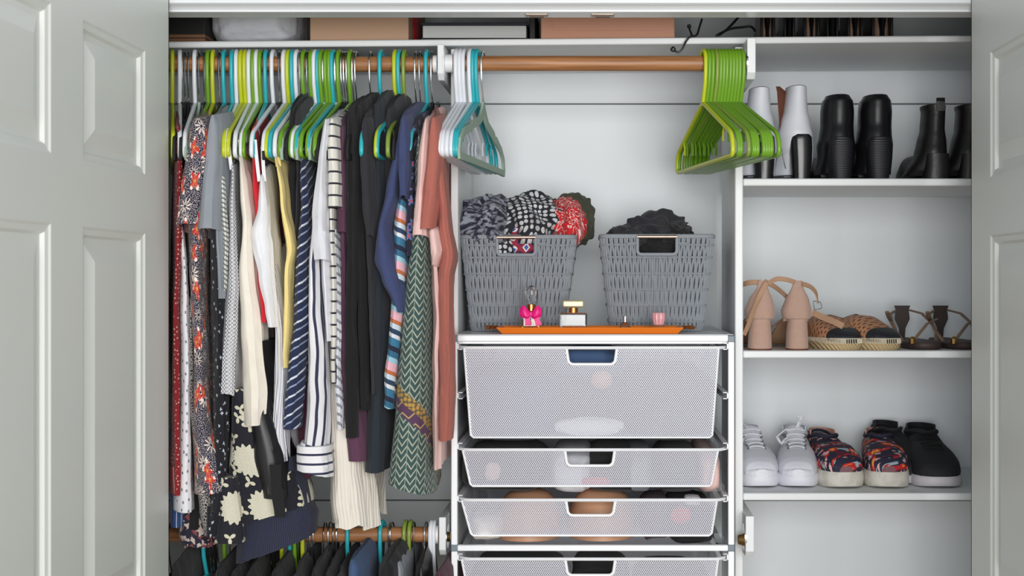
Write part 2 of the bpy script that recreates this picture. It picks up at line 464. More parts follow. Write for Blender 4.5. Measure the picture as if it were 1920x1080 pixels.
# ---------------------------------------------------------------- drawer unit
UY = -.09; UB = .355
def ux(px): return PX(px, UY)
def uz(py): return PZ(py, UY)
un = thing('drawer_unit', 'white steel drawer unit with four perforated pull-out drawers', 'drawer unit', (ux(1112), UY, 0))
sw = SC(11.5, UY)
xl0, xr1 = ux(846), ux(1377)
for x0 in (xl0, xr1 - sw):
    for yy in (UY, UB - sw):
        B().box(x0, x0 + sw, yy, yy + sw, 0, uz(1034)).build('stile', M['whitemetal'], un, bevel=.0015)
        B().box(x0, x0 + sw, yy, yy + sw, uz(1022), uz(641)).build('stile', M['whitemetal'], un, bevel=.0015)
        B().box(x0 - .0003, x0 + sw + .0003, yy - .0003, yy + sw, uz(1034), uz(1022)).build('corner_connector', M['greyplastic'], un, bevel=.001)
        B().box(x0 - .0003, x0 + sw + .0003, yy - .0003, yy + sw, uz(641), uz(629.5)).build('corner_connector', M['greyplastic'], un, bevel=.001)
for yy in (UY, UB - sw):
    for pa, pb in ((628.5, 640), (1022.5, 1033.5)):
        B().box(xl0 + sw, xr1 - sw, yy + .0004, yy + sw, uz(pb), uz(pa)).build('rail', M['whitemetal'], un, bevel=.0015)
B().box(xl0 + .008, xr1 - .001, UY + .004, UB, uz(629) + .0004, uz(627)).build('top_board', M['whiteboard'], un, bevel=.001)
B().box(xl0 + sw, xr1 - sw, UY + .012, UB - .01, uz(645), uz(640.5)).build('top_board_frame', M['whitemetal'], un)
runs = (644.5, 737, 832, 930, 1040)
for py in runs:
    for s, xe in ((1, xl0 + sw), (-1, xr1 - sw)):
        a, c = sorted((xe, xe + s * .0022)); d, e_ = sorted((xe, xe + s * .0095))
        z = uz(py)
        q = B().box(a, c, UY + .001, UB - sw, z - .0115, z + .0012)
        q.box(d, e_, UY + .001, UB - sw, z, z + .0014).box(d, e_, UY + .001, UB - sw, z - .0115, z - .0101)
        q.build('runner', M['whitemetal'], un)
def drawer(pt, pb, tl, tr, bl, br, hl, hr, hb):
    zt, zb = uz(pt), uz(pb); yF = UY - .004; yB = UB - .03
    dt = B(); X = [ux(tl), ux(tr), ux(bl), ux(br)]
    hx0, hx1, hz = ux(hl), ux(hr), uz(hb)
    d = thing('drawer', '', '', (ux(1112), UY, zb)); del d['label']; del d['category']
    d.parent = un; d.location = Vector((ux(1112), UY, zb)) - un.location
    def edge(z, a, c): return lerp(c, a, (z - zb) / (zt - zb))
    def quad(b, pts):
        o = len(b.v); b.v += [Vector(p) for p in pts]
        b.uv[len(b.f)] = tuple((p[0] + p[1] * .999, p[2]) for p in pts); b.f.append(tuple(range(o, o + 4)))
    L = lambda z: edge(z, X[0], X[2]); Rr = lambda z: edge(z, X[1], X[3])
    fy = lambda z: lerp(yF + .012, yF, (z - zb) / (zt - zb))
    f = B()
    quad(f, [(L(hz), fy(hz), hz), (hx0, fy(hz), hz), (hx0, fy(zt), zt), (L(zt), fy(zt), zt)])
    quad(f, [(hx1, fy(hz), hz), (Rr(hz), fy(hz), hz), (Rr(zt), fy(zt), zt), (hx1, fy(zt), zt)])
    quad(f, [(L(zb), fy(zb), zb), (Rr(zb), fy(zb), zb), (Rr(hz), fy(hz), hz), (L(hz), fy(hz), hz)])
    f.build('mesh_front', M['mesh'], d, smooth=False)
    s = B()
    for e1 in (L, Rr): quad(s, [(e1(zb), fy(zb), zb), (e1(zb), yB, zb), (e1(zt), yB, zt), (e1(zt), fy(zt), zt)])
    quad(s, [(L(zb), yB, zb), (Rr(zb), yB, zb), (Rr(zt), yB, zt), (L(zt), yB, zt)])
    quad(s, [(L(zb), fy(zb), zb), (Rr(zb), fy(zb), zb), (Rr(zb), yB, zb), (L(zb), yB, zb)])
    s.build('mesh_basket', M['mesh'], d, smooth=False)
    x0, x1 = xl0 + sw + .0045, xr1 - sw - .0045
    path = [(x0, yB, zt)] + [(x0, yF + .03, zt)] + [(x0 + .03 * (1 - math.cos(a)) * .8, yF + .03 - .03 * math.sin(a), zt) for a in [i * PI / 12 for i in range(1, 7)]]
    path += [((x0 + x1) / 2 * 2 - p[0], p[1], p[2]) for p in path[::-1]]
    B().tube(path, .0042, 10, closed=True, flat=.75).build('rim', M['whitemetal'], d)
    e0 = B().tube([(L(zt), fy(zt), zt), (L(zb) - .001, fy(zb), zb + .004), (L(zb) + .004, fy(zb), zb), (Rr(zb) - .004, fy(zb), zb), (Rr(zb) + .001, fy(zb), zb + .004), (Rr(zt), fy(zt), zt)], .0022, 8)
    e0.build('edge_wire', M['whitemetal'], d)
    rc = .010; hp = [(hx0 - .003, zt)] + [(hx0 + rc * (1 - math.cos(a)), hz + rc * (1 - math.sin(a))) for a in [i * PI / 10 for i in range(6)]]
    hp += [(hx0 + hx1 - p[0], p[1]) for p in hp[::-1]]
    B().tube([(p[0], yF - .001 + .002, p[1]) for p in hp], .0031, 10).build('handle_rim', M['whitemetal'], d, label='white U-shaped pull opening')
    return d
drawer(652, 821, 870.5, 1347, 883, 1335, 1065, 1154, 683)
drawer(843, 912.5, 868, 1346, 882, 1334, 1062, 1150, 873)
drawer(937, 1005.5, 866, 1344, 883, 1334, 1064, 1151, 966)
drawer(1047.5, 1150, 866, 1346, 884, 1334, 1063, 1151, 1078)
for py in (928, 1026):
    x = ux(1349); q = B().box(x - .006, x + .012, UY + .05, UY + .052, uz(py + 1), uz(py - 16)); q.box(x + .01, x + .012, UY + .02, UY + .05, uz(py + 1), uz(py - 16))
    q.build('drawer_stop', M['clearplastic'], un)
# ---------------------------------------------------------------- fabrics (uv in metres: u around the body, v = height)
def fab(name, c, rough=.88, sheen=.08, weave=900, wb=.12):
    m = Mat(name, c, rough, 0, sheen); u, v = m.uv()
    m.u, m.v = u, v
    h = (u * weave * 2).sin() * (v * weave * 2).sin()
    n = m.noise(m.vec(u * 1.0, v * .35), 60, 3)
    nb = m.noise(m.vec(u * 1.2 + v * .25, v * .45 - u * .2), 24, 2)
    m.bump(n * 1.0 + h * .12 + nb * 3.2, .42, .0026)
    m.base = c
    return m
def plain(name, c, **k):
    m = fab(name, c, **k); n = m.noise(m.vec(m.u, m.v), 30, 4)
    m.col(m.mix(n * .5, tuple(q * 1.12 for q in c), tuple(q * .78 for q in c))); return m
G = {}
G['black'] = plain('black_cloth', rgb(19, 19, 22))
G['black2'] = plain('charcoal_cloth', rgb(40, 40, 46))
G['leather'] = Mat('black_leather', rgb(22, 22, 24), .42)
G['plum'] = plain('plum_cloth', rgb(86, 50, 74))
G['maroon'] = plain('maroon_cloth', rgb(72, 26, 46))
G['darkteal'] = plain('dark_teal_cloth', rgb(30, 38, 48))
G['navy'] = plain('navy_cloth', rgb(56, 66, 106))
G['white'] = plain('white_cotton', rgb(232, 233, 238))
G['white2'] = plain('white_jersey', rgb(222, 223, 230))
G['cream'] = plain('cream_linen', rgb(234, 227, 214))
G['gauze'] = plain('ivory_gauze', rgb(226, 220, 208))
m = G['gauze']; m.bump((m.u * 900).sin() * .4 + m.noise(m.vec(m.u * 90, m.v * 4), 1.0, 2) * 2, .5, .0016)
G['red'] = plain('red_satin', rgb(204, 22, 40), rough=.6)
G['yellow'] = plain('butter_yellow', rgb(236, 214, 140))
G['pink'] = plain('pale_pink', rgb(226, 190, 184))
G['rose'] = plain('dusty_rose', rgb(170, 98, 86))
G['grey'] = plain('heather_grey', rgb(140, 146, 154))
G['denim'] = plain('denim', rgb(60, 84, 120))
G['darkdenim'] = plain('dark_denim', rgb(40, 60, 96))
G['tan'] = Mat('tan_satin', rgb(196, 148, 116), .45)
G['olive'] = plain('olive_cloth', rgb(62, 66, 50))
m = fab('navy_rib_knit', rgb(38, 42, 62)); m.col(m.mix((m.u * 1500).sin() * .5 + .5, rgb(46, 50, 74), rgb(28, 31, 48))); G['ribnavy'] = m
m = fab('waffle_knit', rgb(226, 227, 234)); h = (m.u * 900).sin() * (m.v * 900).sin()
m.col(m.mix(h.gt(.45), rgb(234, 235, 240), rgb(206, 208, 216))); m.bump(h, .8, .003); G['waffle'] = m
m = fab('white_rib', rgb(226, 227, 234)); m.bump((m.u * 1400).sin(), .6, .002); G['rib'] = m
# eyelet cotton
m = fab('eyelet_cotton', rgb(222, 222, 226)); n = m.vor(m.vec(m.u, m.v * .8), 70, .6); d = E(m.t, n.outputs['Distance'])
m.col(m.mix(d.lt(.14), rgb(224, 224, 228), rgb(150, 148, 152))); m.bump((d * 9).mn(1.8), .6, .003); G['eyelet'] = m
# grey lace
m = fab('grey_lace', rgb(120, 118, 116)); n = m.vor(m.vec(m.u, m.v), 190, 1.0, 'DISTANCE_TO_EDGE'); d = E(m.t, n.outputs['Distance'])
m.col(m.mix(d.lt(.17), rgb(44, 42, 44), rgb(176, 172, 168))); G['lace'] = m
# red with little cream specks
m = fab('red_speckled', rgb(138, 22, 32)); f, r_, a, c = m.flower(m.u, m.v, 110, 4, .14)
m.col(m.mix(f, rgb(132, 20, 30), rgb(216, 180, 160))); G['reddot'] = m
# navy speckle with coral blooms
m = fab('coral_floral', rgb(40, 40, 64)); sp = E(m.t, m.vor(m.vec(m.u, m.v), 420, 1).outputs['Distance'])
base = m.mix(sp.lt(.25), rgb(30, 31, 56), rgb(212, 200, 196))
f, r_, a, c = m.flower(m.u * 1.5, m.v * .75 + .013, 24, 4, .26, .45, .95)
f2, r2, a2, c2 = m.flower(m.u * 1.2 + .031, m.v + .017, 25, 9, .23, .6, .9)
k = m.mix(f2 * (a2 * 9).cos().gt(-.2), base, rgb(228, 212, 200)); k = m.mix(f2 * r2.lt(.3), k, rgb(30, 34, 66))
k = m.mix(f, k, rgb(240, 226, 214)); k = m.mix(f * r_.lt(.92) , k, rgb(206, 92, 78)); k = m.mix(f * (a * 5 + .3).cos().lt(-.3), k, rgb(190, 56, 44))
k = m.mix(f * r_.lt(.22), k, rgb(214, 160, 60)); m.col(k); G['coral'] = m
# black with scattered tiny blossoms
m = fab('black_ditsy', rgb(22, 23, 32)); f, r_, a, c = m.flower(m.u, m.v, 52, 4, .12, .5, .9)
m.col(m.mix(f, rgb(20, 21, 30), rgb(206, 212, 224))); G['ditsy'] = m
# black with big cream chrysanthemums
m = fab('cream_mum_floral', rgb(24, 25, 34)); f, r_, a, c = m.flower(m.u + m.noise(m.vec(m.u, m.v), 40) * .008, m.v, 12.5, 15, .35, .10, .55)
f3, r3, a3, c3 = m.flower(m.u + .03, m.v + .02, 26, 3, .17, .75, 1.0)
k = m.mix(f3, rgb(22, 23, 34), rgb(206, 202, 180)); k = m.mix(f, k, rgb(226, 222, 200))
pet = (r_ * 11 + (a * 9 + r_ * 6).sin() * 1.2).fr()
k = m.mix(f * pet.lt(.20), k, rgb(74, 76, 88)); m.col(k); G['mum'] = m
# dark multicolour printed knit
m = fab('dark_print', rgb(50, 42, 52)); n = m.noise(m.vec(m.u, m.v), 75, 3); n2 = m.noise(m.vec(m.u + 3, m.v), 60, 3)
k = m.mix(n.gt(.55), rgb(34, 34, 52), rgb(196, 178, 170)); k = m.mix(n2.gt(.58), k, rgb(130, 66, 70)); m.col(k); G['darkprint'] = m
def stripes(name, c1, c2, period, duty, along='v', warp=.0, slant=0.0, c3=None, **k):
    m = fab(name, c1, **k); t = m.v if along == 'v' else m.u
    if slant: t = t + (m.u if along == 'v' else m.v) * slant
    if warp: t = t + (m.noise(m.vec(m.u, m.v), 14, 1) - .5) * warp
    s = (t * (1 / period)).fr(); cc = m.mix(s.lt(duty), c1, c2)
    if c3: cc = m.mix((s - .62).ab().lt(.05), cc, c3)
    m.col(cc); return m
G['greystripe'] = stripes('ivory_grey_stripe', rgb(222, 222, 214), rgb(118, 122, 122), .0085, .38, slant=.3)
G['navystripe'] = stripes('navy_white_stripe', rgb(30, 42, 76), rgb(214, 220, 232), .034, .12, slant=-.45, c3=rgb(150, 162, 190), warp=.006)
G['vstripe'] = stripes('white_navy_vertical_stripe', rgb(232, 231, 234), rgb(46, 50, 78), .0185, .33, along='u', warp=.010)
G['creamstripe'] = stripes('cream_black_stripe', rgb(228, 225, 216), rgb(36, 36, 48), .021, .17)
G['ticking'] = stripes('soft_grey_stripe', rgb(222, 224, 230), rgb(140, 146, 160), .017, .36, slant=.35, warp=.006)
G['bluestripe'] = stripes('blue_white_pinstripe', rgb(40, 72, 122), rgb(196, 206, 222), .011, .12, along='u')
# serape plaid
m = fab('serape_stripe', rgb(120, 160, 190)); s = ((m.v + m.u * .35) * 11).fr()
k = m.mix(s.gt(.16), rgb(58, 122, 156), rgb(226, 228, 232))
for a, c in ((.24, (44, 66, 96)), (.34, (206, 222, 232)), (.44, (196, 112, 66)), (.52, (236, 182, 196)), (.68, (160, 205, 222)), (.78, (50, 108, 140)), (.9, (34, 40, 64))): k = m.mix(s.gt(a), k, rgb(*c))
m.col(k); G['serape'] = m
# green chevrons with an ochre and plum border
m = fab('green_chevron', rgb(52, 78, 76)); zig = ((m.u * 50).fr() - .5).ab() * .028
nz_ = (m.noise(m.vec(m.u, m.v), 260, 1) - .5) * .002
s = ((m.v - zig + nz_) * 72).fr(); k = m.mix(s.lt(.28), rgb(54, 80, 78), rgb(164, 168, 152))
k = m.mix(((m.u * 50).fr()).lt(.07), k, rgb(140, 150, 136))
zc = m.v + m.u * .75                               # the border slants round the skirt
lo, hi = PZ(786, -.2), PZ(752, -.2)
oc = E(m.t, m.vor(m.vec(m.u, m.v), 120, .4).outputs['Distance'])
kb = m.mix(oc.lt(.42), rgb(96, 86, 66), rgb(176, 140, 72))
z2 = ((m.u * 40).fr() - .5).ab() * .02
kp = m.mix(((m.v + z2) * 50).fr().lt(.16), rgb(84, 56, 84), rgb(176, 150, 100))
inb = zc.gt(lo - .002) * zc.lt(hi + .012); pl = zc.gt(lo - .002) * zc.lt(lo + .022)
k = m.mix(inb, k, kb); k = m.mix(pl, k, kp); m.col(k); G['chevron'] = m
m = fab('navy_tiny_floral', rgb(26, 28, 46)); f, r_, a, c = m.flower(m.u, m.v, 40, 5, .28, .4, .9)
k = m.mix(f, rgb(26, 28, 48), rgb(96, 104, 160)); k = m.mix(f * r_.lt(.35), k, rgb(190, 70, 50)); m.col(k); G['tinyfloral'] = m
# scarves
m = fab('leopard_grey', rgb(130, 134, 144)); n = m.noise(m.vec(m.u, m.v * 1.5), 85, 2); n2 = m.noise(m.vec(m.u, m.v), 12, 2)
k = m.mix(n.gt(.54), rgb(140, 144, 154), rgb(34, 36, 48)); k = m.mix(n.gt(.47) * n.lt(.54), k, rgb(84, 88, 102)); m.col(k); G['leopard'] = m
m = fab('black_white_dots', rgb(30, 31, 38)); n = m.vor(m.vec(m.u, m.v), 88, .22); d = E(m.t, n.outputs['Distance'])
m.col(m.mix(d.lt(.36), rgb(32, 33, 42), rgb(198, 200, 202))); G['dots'] = m
m = fab('red_bandana', rgb(196, 30, 38)); n = m.noise(m.vec(m.u, m.v), 62, 2); s = (n * 7).fr()
m.col(m.mix(s.lt(.24), rgb(196, 28, 36), rgb(232, 208, 204))); G['bandana'] = m
m = fab('ikat_print', rgb(90, 60, 90)); q = ((m.u * 46).fr() - .5).ab() + ((m.v * 46).fr() - .5).ab()
k = m.mix(q.gt(.22), rgb(70, 100, 160), rgb(226, 222, 226)); k = m.mix(q.gt(.34), k, rgb(150, 42, 62)); k = m.mix(q.gt(.62), k, rgb(54, 46, 84)); m.col(k); G['ikat'] = m

# ---------------------------------------------------------------- hangers
def hcol(c, r=.32): return Mat('hanger_plastic', rgb(*c), r)
HC = {'lime': hcol((190, 200, 40)), 'green': hcol((110, 158, 38)), 'olive': hcol((128, 152, 62)), 'white': hcol((226, 230, 236)), 'teal': hcol((48, 172, 182)), 'sage': hcol((150, 172, 156), .7), 'velvet': hcol((22, 22, 25), .8)}
def hook_path(dx=0.0):
    p = [(0, .0215, -.012)]
    for i in range(13):
        a = PI * i / 12; p.append((0, .0215 * math.cos(a), .0035 + .0215 * math.sin(a)))
    p += [(0, -.0205, -.02), (0, -.017, -.04), (0, -.008, -.06), (0, 0, -.078)]
    return p
def round_poly(pts, r, k=6):
    out = []; n = len(pts)
    for i in range(n):
        p = Vector(pts[i]); a = Vector(pts[i - 1]); c = Vector(pts[(i + 1) % n]); rr = r[i]
        d1 = (a - p).normalized(); d2 = (c - p).normalized()
        for j in range(k + 1):
            t = j / k
            out.append(p + d1 * rr * (1 - t) ** 2 + d2 * rr * t ** 2)
    return out
def make_tube_hanger(c, name='tube_hanger'):
    t = bpy.data.objects.new('plastic_hanger', None); col.objects.link(t); t.empty_display_size = .03
    B().tube(hook_path(), .0040, 10).build('hook', HC[c], t, local=True)
    loop = round_poly([(0, 0, -.076), (0, -.203, -.158), (0, -.207, -.196), (0, .207, -.196), (0, .203, -.158)], [.014, .022, .012, .012, .022])
    B().tube(loop, .0042, 10, closed=True).build('frame', HC[c], t, local=True)
    for s in (-1, 1): B().tube([(0, s * .15, -.138), (0, s * .142, -.150), (0, s * .143, -.166)], .0019, 6).build('strap_hook', HC[c], t, local=True)
    return t
def make_velvet_hanger(c):
    t = bpy.data.objects.new('slim_hanger', None); col.objects.link(t); t.empty_display_size = .03
    p = [(a, b_ * .92, z * .95) for a, b_, z in hook_path()]
    B().tube(p, .0016, 8).build('hook', M['chrome'], t, local=True)
    half_o = [(.006, -.074), (.010, -.084), (.026, -.098), (.040, -.108), (.100, -.122), (.112, -.131), (.122, -.129), (.175, -.146), (.203, -.165), (.211, -.190), (.207, -.204), (.120, -.203), (.0, -.203)]
    half_i = [(.002, -.102), (.004, -.104), (.014, -.112), (.034, -.122), (.095, -.137), (.108, -.144), (.120, -.145), (.168, -.158), (.192, -.172), (.199, -.186), (.196, -.191), (.118, -.190), (.0, -.190)]
    o = [(-y, z) for y, z in half_o] + [(y, z) for y, z in half_o[::-1][1:]]
    i = [(-y, z) for y, z in half_i] + [(y, z) for y, z in half_i[::-1][1:]]
    b = B(); h = .0026; n = len(o)
    rs = []
    for (oy, oz), (iy, iz) in zip(o, i): rs.append([(-h, oy, oz), (h, oy, oz), (h, iy, iz), (-h, iy, iz)])
    b.rings(rs, False, False, loop=True)
    b.build('frame', HC[c], t, local=True, bevel=.0008)
    return t
PROTO = {}
def hyaw(px): return 19.0 if px < 345 else max(-2.0, 14 - (px - 337) * .052)
ORD = ['first', 'second', 'third', 'fourth', 'fifth', 'sixth', 'seventh', 'eighth', 'ninth', 'tenth', 'eleventh', 'twelfth', 'thirteenth', 'fourteenth', 'fifteenth', 'sixteenth', 'seventeenth', 'eighteenth', 'nineteenth', 'twentieth', 'twenty-first', 'twenty-second', 'twenty-third', 'twenty-fourth']
CN = {'lime': 'lime yellow plastic', 'green': 'green plastic', 'olive': 'olive green plastic', 'white': 'white plastic', 'teal': 'turquoise plastic', 'sage': 'sage green slim', 'velvet': 'black velvet slim chrome-hooked'}
def hanger(c, px, z, label, group, yaw=0.0, tilt=0.0):
    if c not in PROTO:
        o = PROTO[c] = make_velvet_hanger(c) if c in ('velvet', 'sage') else make_tube_hanger(c)
    else: o = copy_tree(PROTO[c])
    o.location = (PX(px, RY), RY, z); o.rotation_euler = (tilt, 0, yaw)
    return tag(o, label, 'hanger', group)
up = [('lime', 323), ('white', 337), ('velvet', 341), ('velvet', 348), ('velvet', 354), ('white', 366), ('sage', 374), ('velvet', 384), ('green', 391), ('lime', 400), ('velvet', 412), ('teal', 421), ('teal', 436), ('white', 444), ('lime', 453), ('lime', 460.5), ('white', 468), ('green', 475), ('white', 482), ('green', 489.5), ('teal', 499), ('white', 513), ('velvet', 525), ('white', 534), ('lime', 542), ('teal', 550), ('white', 557.5), ('sage', 564), ('green', 571), ('velvet', 578), ('green', 585), ('white', 592), ('teal', 598), ('green', 604.5), ('sage', 609), ('green', 614), ('green', 620), ('teal', 626), ('sage', 631.5), ('green', 637), ('velvet', 643), ('velvet', 648), ('velvet', 652.5), ('green', 658), ('velvet', 664), ('velvet', 669), ('velvet', 696), ('teal', 715), ('lime', 742), ('teal', 750), ('olive', 759), ('velvet', 781), ('velvet', 789), ('teal', 801), ('velvet', 811)]
cnt = {}
for c, px in up:
    k = cnt[c] = cnt.get(c, -1) + 1
    hanger(c, px, Z1, f'{CN[c]} hanger on the crowded upper rod, {ORD[k]} such from left', 'hangers on the crowded upper rod', math.radians(R.uniform(-2, 2) + hyaw(px)))
for i, (c, px, yw) in enumerate((('white', 857, -3.2), ('white', 864, -3.4), ('white', 871, -3.2), ('white', 882.5, -4.2), ('teal', 889, -4.8), ('teal', 896, -5.6), ('sage', 906, -7.0))):
    lab = {'sage': 'empty sage green hanger with chrome hook in front of turquoise ones', 'white': f'empty white plastic hanger, {ORD[min(i,3)]} from the left on the bare rod', 'teal': f'empty turquoise plastic hanger, {"left" if i == 4 else "right"} one of two beside the white hangers'}[c]
    hanger(c, px, Z2, lab, 'empty hangers at the left of the bare rod', math.radians(yw))
gx = [1318, 1325, 1332, 1339, 1345.5, 1351.5, 1357.5, 1363.5, 1369.5, 1375.5, 1381.5, 1388]
gy = [9.5, 10.5, 9.5, 11.5, 12, 11, 10.5, 12, 11.5, 11, 10.5, 12.5]
for i, px in enumerate(gx):
    c = 'lime' if i == 0 else 'olive' if i == 3 else 'green'
    lab = 'empty lime yellow plastic hanger at the front of the green bunch' if i == 0 else 'empty pale olive plastic hanger among the bright green ones' if i == 3 else f'empty green plastic hanger, {ORD[i]} from the left in the green bunch'
    hanger(c, px, Z2, lab, 'empty green hangers at the right of the bare rod', math.radians(gy[i] + 1))
lowh = [('velvet', 322), ('teal', 388), ('velvet', 398), ('velvet', 403), ('velvet', 412), ('green', 425), ('sage', 436), ('olive', 459), ('teal', 473), ('green', 480), ('teal', 493), ('velvet', 502), ('velvet', 510), ('velvet', 520), ('lime', 532), ('teal', 549), ('green', 556), ('sage', 563), ('lime', 570), ('velvet', 580), ('velvet', 585), ('velvet', 591), ('velvet', 610), ('sage', 620), ('velvet', 628), ('sage', 635), ('teal', 656), ('teal', 717), ('velvet', 731), ('velvet', 735), ('olive', 761), ('olive', 770), ('velvet', 777), ('velvet', 799), ('white', 809), ('white', 815)]
cnt = {}
for c, px in lowh:
    k = cnt[c] = cnt.get(c, -1) + 1
    hanger(c, px, Z3, f'{CN[c]} hanger on the lower rod, {ORD[k]} such from left', 'hangers on the lower rod', math.radians(R.uniform(-4, 4)))
G['vhem'] = stripes('white_navy_hem_band', rgb(232, 231, 234), rgb(46, 50, 78), .017, .24, along='v')
# ---------------------------------------------------------------- garments on the upper rod
SEED = [0]
def garment(name, label, cat, mat, rows, sleeve=None, straps=None, yf=-.22, yb=.13, group='clothes on the upper rod', parts=(), **k):
    SEED[0] += 1
    k.setdefault('rise', .05); k.setdefault('fold', .005); k.setdefault('back', .6)
    px0 = (rows[0][1] + rows[0][2]) / 2
    k.setdefault('bx', -(yb - yf) * math.sin(math.radians(hyaw(px0))) if k.get('rise') else 0.0)
    b = cloth(rows, yf, yb, seed=SEED[0], **k)
    lo = min(v.z for v in b.v)
    t = thing(name, label, cat, (PX((rows[0][1] + rows[0][2]) / 2, yf), RY, lo), group)
    b.build('body', G[mat], t)
    if sleeve:
        for sr in (sleeve if isinstance(sleeve[0], list) else [sleeve]):
            sr = sr[:-1] + [(sr[-1][0] + 15,) + tuple(sr[-1][1:])]
            sb = cloth(sr, yf - .02, yf + .10, nz=26, nu=36, seed=SEED[0] + 40, rise=.03, fold=.004, wave=.003, lift=.020)
            sb.build('sleeve', G[mat], t)
    if straps:
        q = B()
        for (xa, ya, xb, yb_) in straps:
            p0, p1 = P(xa, ya, yf), P(xb, yb_, yf + .012)
            q.ribbon([p0.lerp(p1, i / 6) + Vector((0, -.002 * math.sin(PI * i / 6), 0)) for i in range(7)], (1, .5, 0), .006, .0008)
        q.build('strap', G[mat], t)
    for nm, mt, rw, kk in parts:
        d = dict(nz=24, nu=36, rise=0.0); d.update(kk); f0 = d.pop('yf', yf - .01); b0 = d.pop('yb', yf + .08)
        cloth(rw, f0, b0, seed=SEED[0] + 70, **d).build(nm, G[mt], t)
    return t
garment('blouse', 'dark red blouse with tiny cream specks next to the left door', 'blouse', 'reddot', [(236, 326, 342), (400, 324, 344), (560, 323, 340), (700, 322, 339), (930, 321, 338)], wave=.002)
garment('striped_trousers', 'blue trousers with thin white stripes showing below the white eyelet dress', 'trousers', 'bluestripe', [(700, 316, 338), (900, 314, 344), (990, 314, 348)], yf=-.17, rise=0)
garment('black_blouse', 'black garment hem between the blue striped hem and the grey lace', 'top', 'black', [(420, 330, 352), (800, 340, 365), (900, 344, 374), (994, 346, 377)], yf=-.16, rise=.02)
garment('printed_skirt', 'dark multicoloured print skirt hem at the bottom left', 'skirt', 'darkprint', [(820, 330, 372), (940, 318, 386), (1000, 316, 398), (1028, 324, 402)], yf=-.15, yb=.05, rise=0, scal=.01, fold=.006)
garment('eyelet_dress', 'white eyelet cotton dress hanging beside the left door', 'dress', 'eyelet', [(430, 330, 350), (560, 332, 360), (700, 334, 364), (820, 332, 366), (900, 324, 369), (962, 321, 370)], yf=-.21, fold=.003)
garment('lace_top', 'grey lace garment with pointed hem under the coral floral dress', 'top', 'lace', [(560, 350, 366), (760, 352, 370), (900, 360, 396), (960, 366, 402), (1004, 376, 392)], yf=-.20, yb=.02, scal=.012, fold=.003)
garment('floral_dress', 'navy speckled dress printed with coral and cream flowers', 'dress', 'coral', [(232, 354, 392), (330, 350, 392), (430, 344, 388), (560, 350, 387), (700, 356, 392), (800, 353, 398), (870, 352, 424), (934, 352, 436)], sleeve=[(222, 350, 386), (290, 343, 392), (360, 332, 388), (425, 322, 378)], yf=-.24, yb=.10, skew=-14, fold=.0025, wave=.002)
garment('ditsy_dress', 'black dress scattered with tiny white blossoms behind the coral floral dress', 'dress', 'ditsy', [(245, 384, 402), (300, 380, 412), (450, 388, 415), (600, 386, 419), (760, 388, 421), (900, 392, 422), (1008, 386, 404)], yf=-.235, yb=.1)
garment('grey_t_shirt', 'heather grey t-shirt with drooping sleeve', 't-shirt', 'grey', [(224, 394, 416), (400, 398, 422), (560, 402, 421)], sleeve=[(216, 388, 412), (290, 376, 415), (370, 366, 413), (434, 361, 409)], yf=-.235)
garment('striped_blouse', 'ivory top with fine grey diagonal stripes beside the grey t-shirt', 'top', 'greystripe', [(290, 404, 418), (380, 406, 428), (470, 412, 429), (545, 414, 423)], yf=-.235, fold=.002)
garment('waffle_top', 'white waffle-knit top with scalloped hem', 'top', 'waffle', [(310, 430, 440), (400, 425, 444), (500, 424, 449), (600, 412, 452), (690, 405, 450), (738, 402, 448)], yf=-.239, scal=.008, fold=.005, straps=[(428, 262, 434, 318)])
garment('linen_blouse', 'cream crinkled linen blouse left of the red camisole', 'blouse', 'cream', [(295, 446, 454), (360, 446, 466), (450, 449, 476), (510, 440, 480), (620, 436, 492), (740, 438, 503), (800, 444, 500)], yf=-.236, fold=.008, scal=.01, wave=.006, straps=[(450, 262, 452, 304)])
garment('red_camisole', 'bright red camisole between the cream blouse and white tank top', 'camisole', 'red', [(240, 470, 478), (320, 467, 486), (420, 465, 500), (520, 472, 501), (600, 481, 503)], yf=-.222, skew=8, fold=.002)
garment('white_tank', 'white tank top with pointed side in front of the red camisole', 'tank top', 'white', [(330, 484, 498), (390, 478, 508), (435, 461, 514), (456, 464, 518), (520, 478, 520), (580, 492, 522), (614, 500, 523)], yf=-.237, yb=-.02, fold=.003, wave=.003, back=.25, straps=[(478, 262, 486, 340), (492, 275, 496, 340)])
garment('ribbed_tank', 'long white ribbed tank below the yellow camisole', 'tank top', 'rib', [(500, 500, 520), (620, 505, 536), (740, 500, 542), (812, 496, 546), (866, 516, 547)], yf=-.21, fold=.006)
garment('yellow_camisole', 'butter yellow camisole with long hem', 'camisole', 'yellow', [(300, 516, 526), (380, 519, 540), (470, 525, 557), (500, 524, 549), (600, 520, 549), (690, 525, 542)], yf=-.232, fold=.003, straps=[(516, 262, 520, 312), (521, 270, 524, 312)])
garment('black_tank', 'black tank top hanging right of the yellow camisole', 'tank top', 'black', [(205, 536, 560), (320, 536, 558), (480, 544, 562), (640, 540, 560)], yf=-.19)
garment('black_cardigan', 'charcoal narrow top between the black tank and navy striped blouse', 'top', 'black2', [(210, 546, 566), (340, 548, 566), (560, 548, 566)], yf=-.2)
garment('navy_striped_blouse', 'navy blouse with slanting white stripes', 'blouse', 'navystripe', [(280, 560, 574), (400, 556, 578), (480, 546, 577), (600, 540, 574), (700, 532, 568), (806, 528, 561)], yf=-.226, fold=.004)
garment('navy_vertical_dress', 'white dress with wavy navy vertical stripes and banded hem', 'dress', 'vstripe', [(400, 582, 600), (500, 570, 604), (620, 563, 608), (740, 557, 612), (850, 552, 613)], yf=-.232, fold=.006, skew=10, parts=[('hem_band', 'vhem', [(838, 551, 616), (884, 551, 619)], dict(skew=14, fold=.003))] if 'vhem' in G else ())
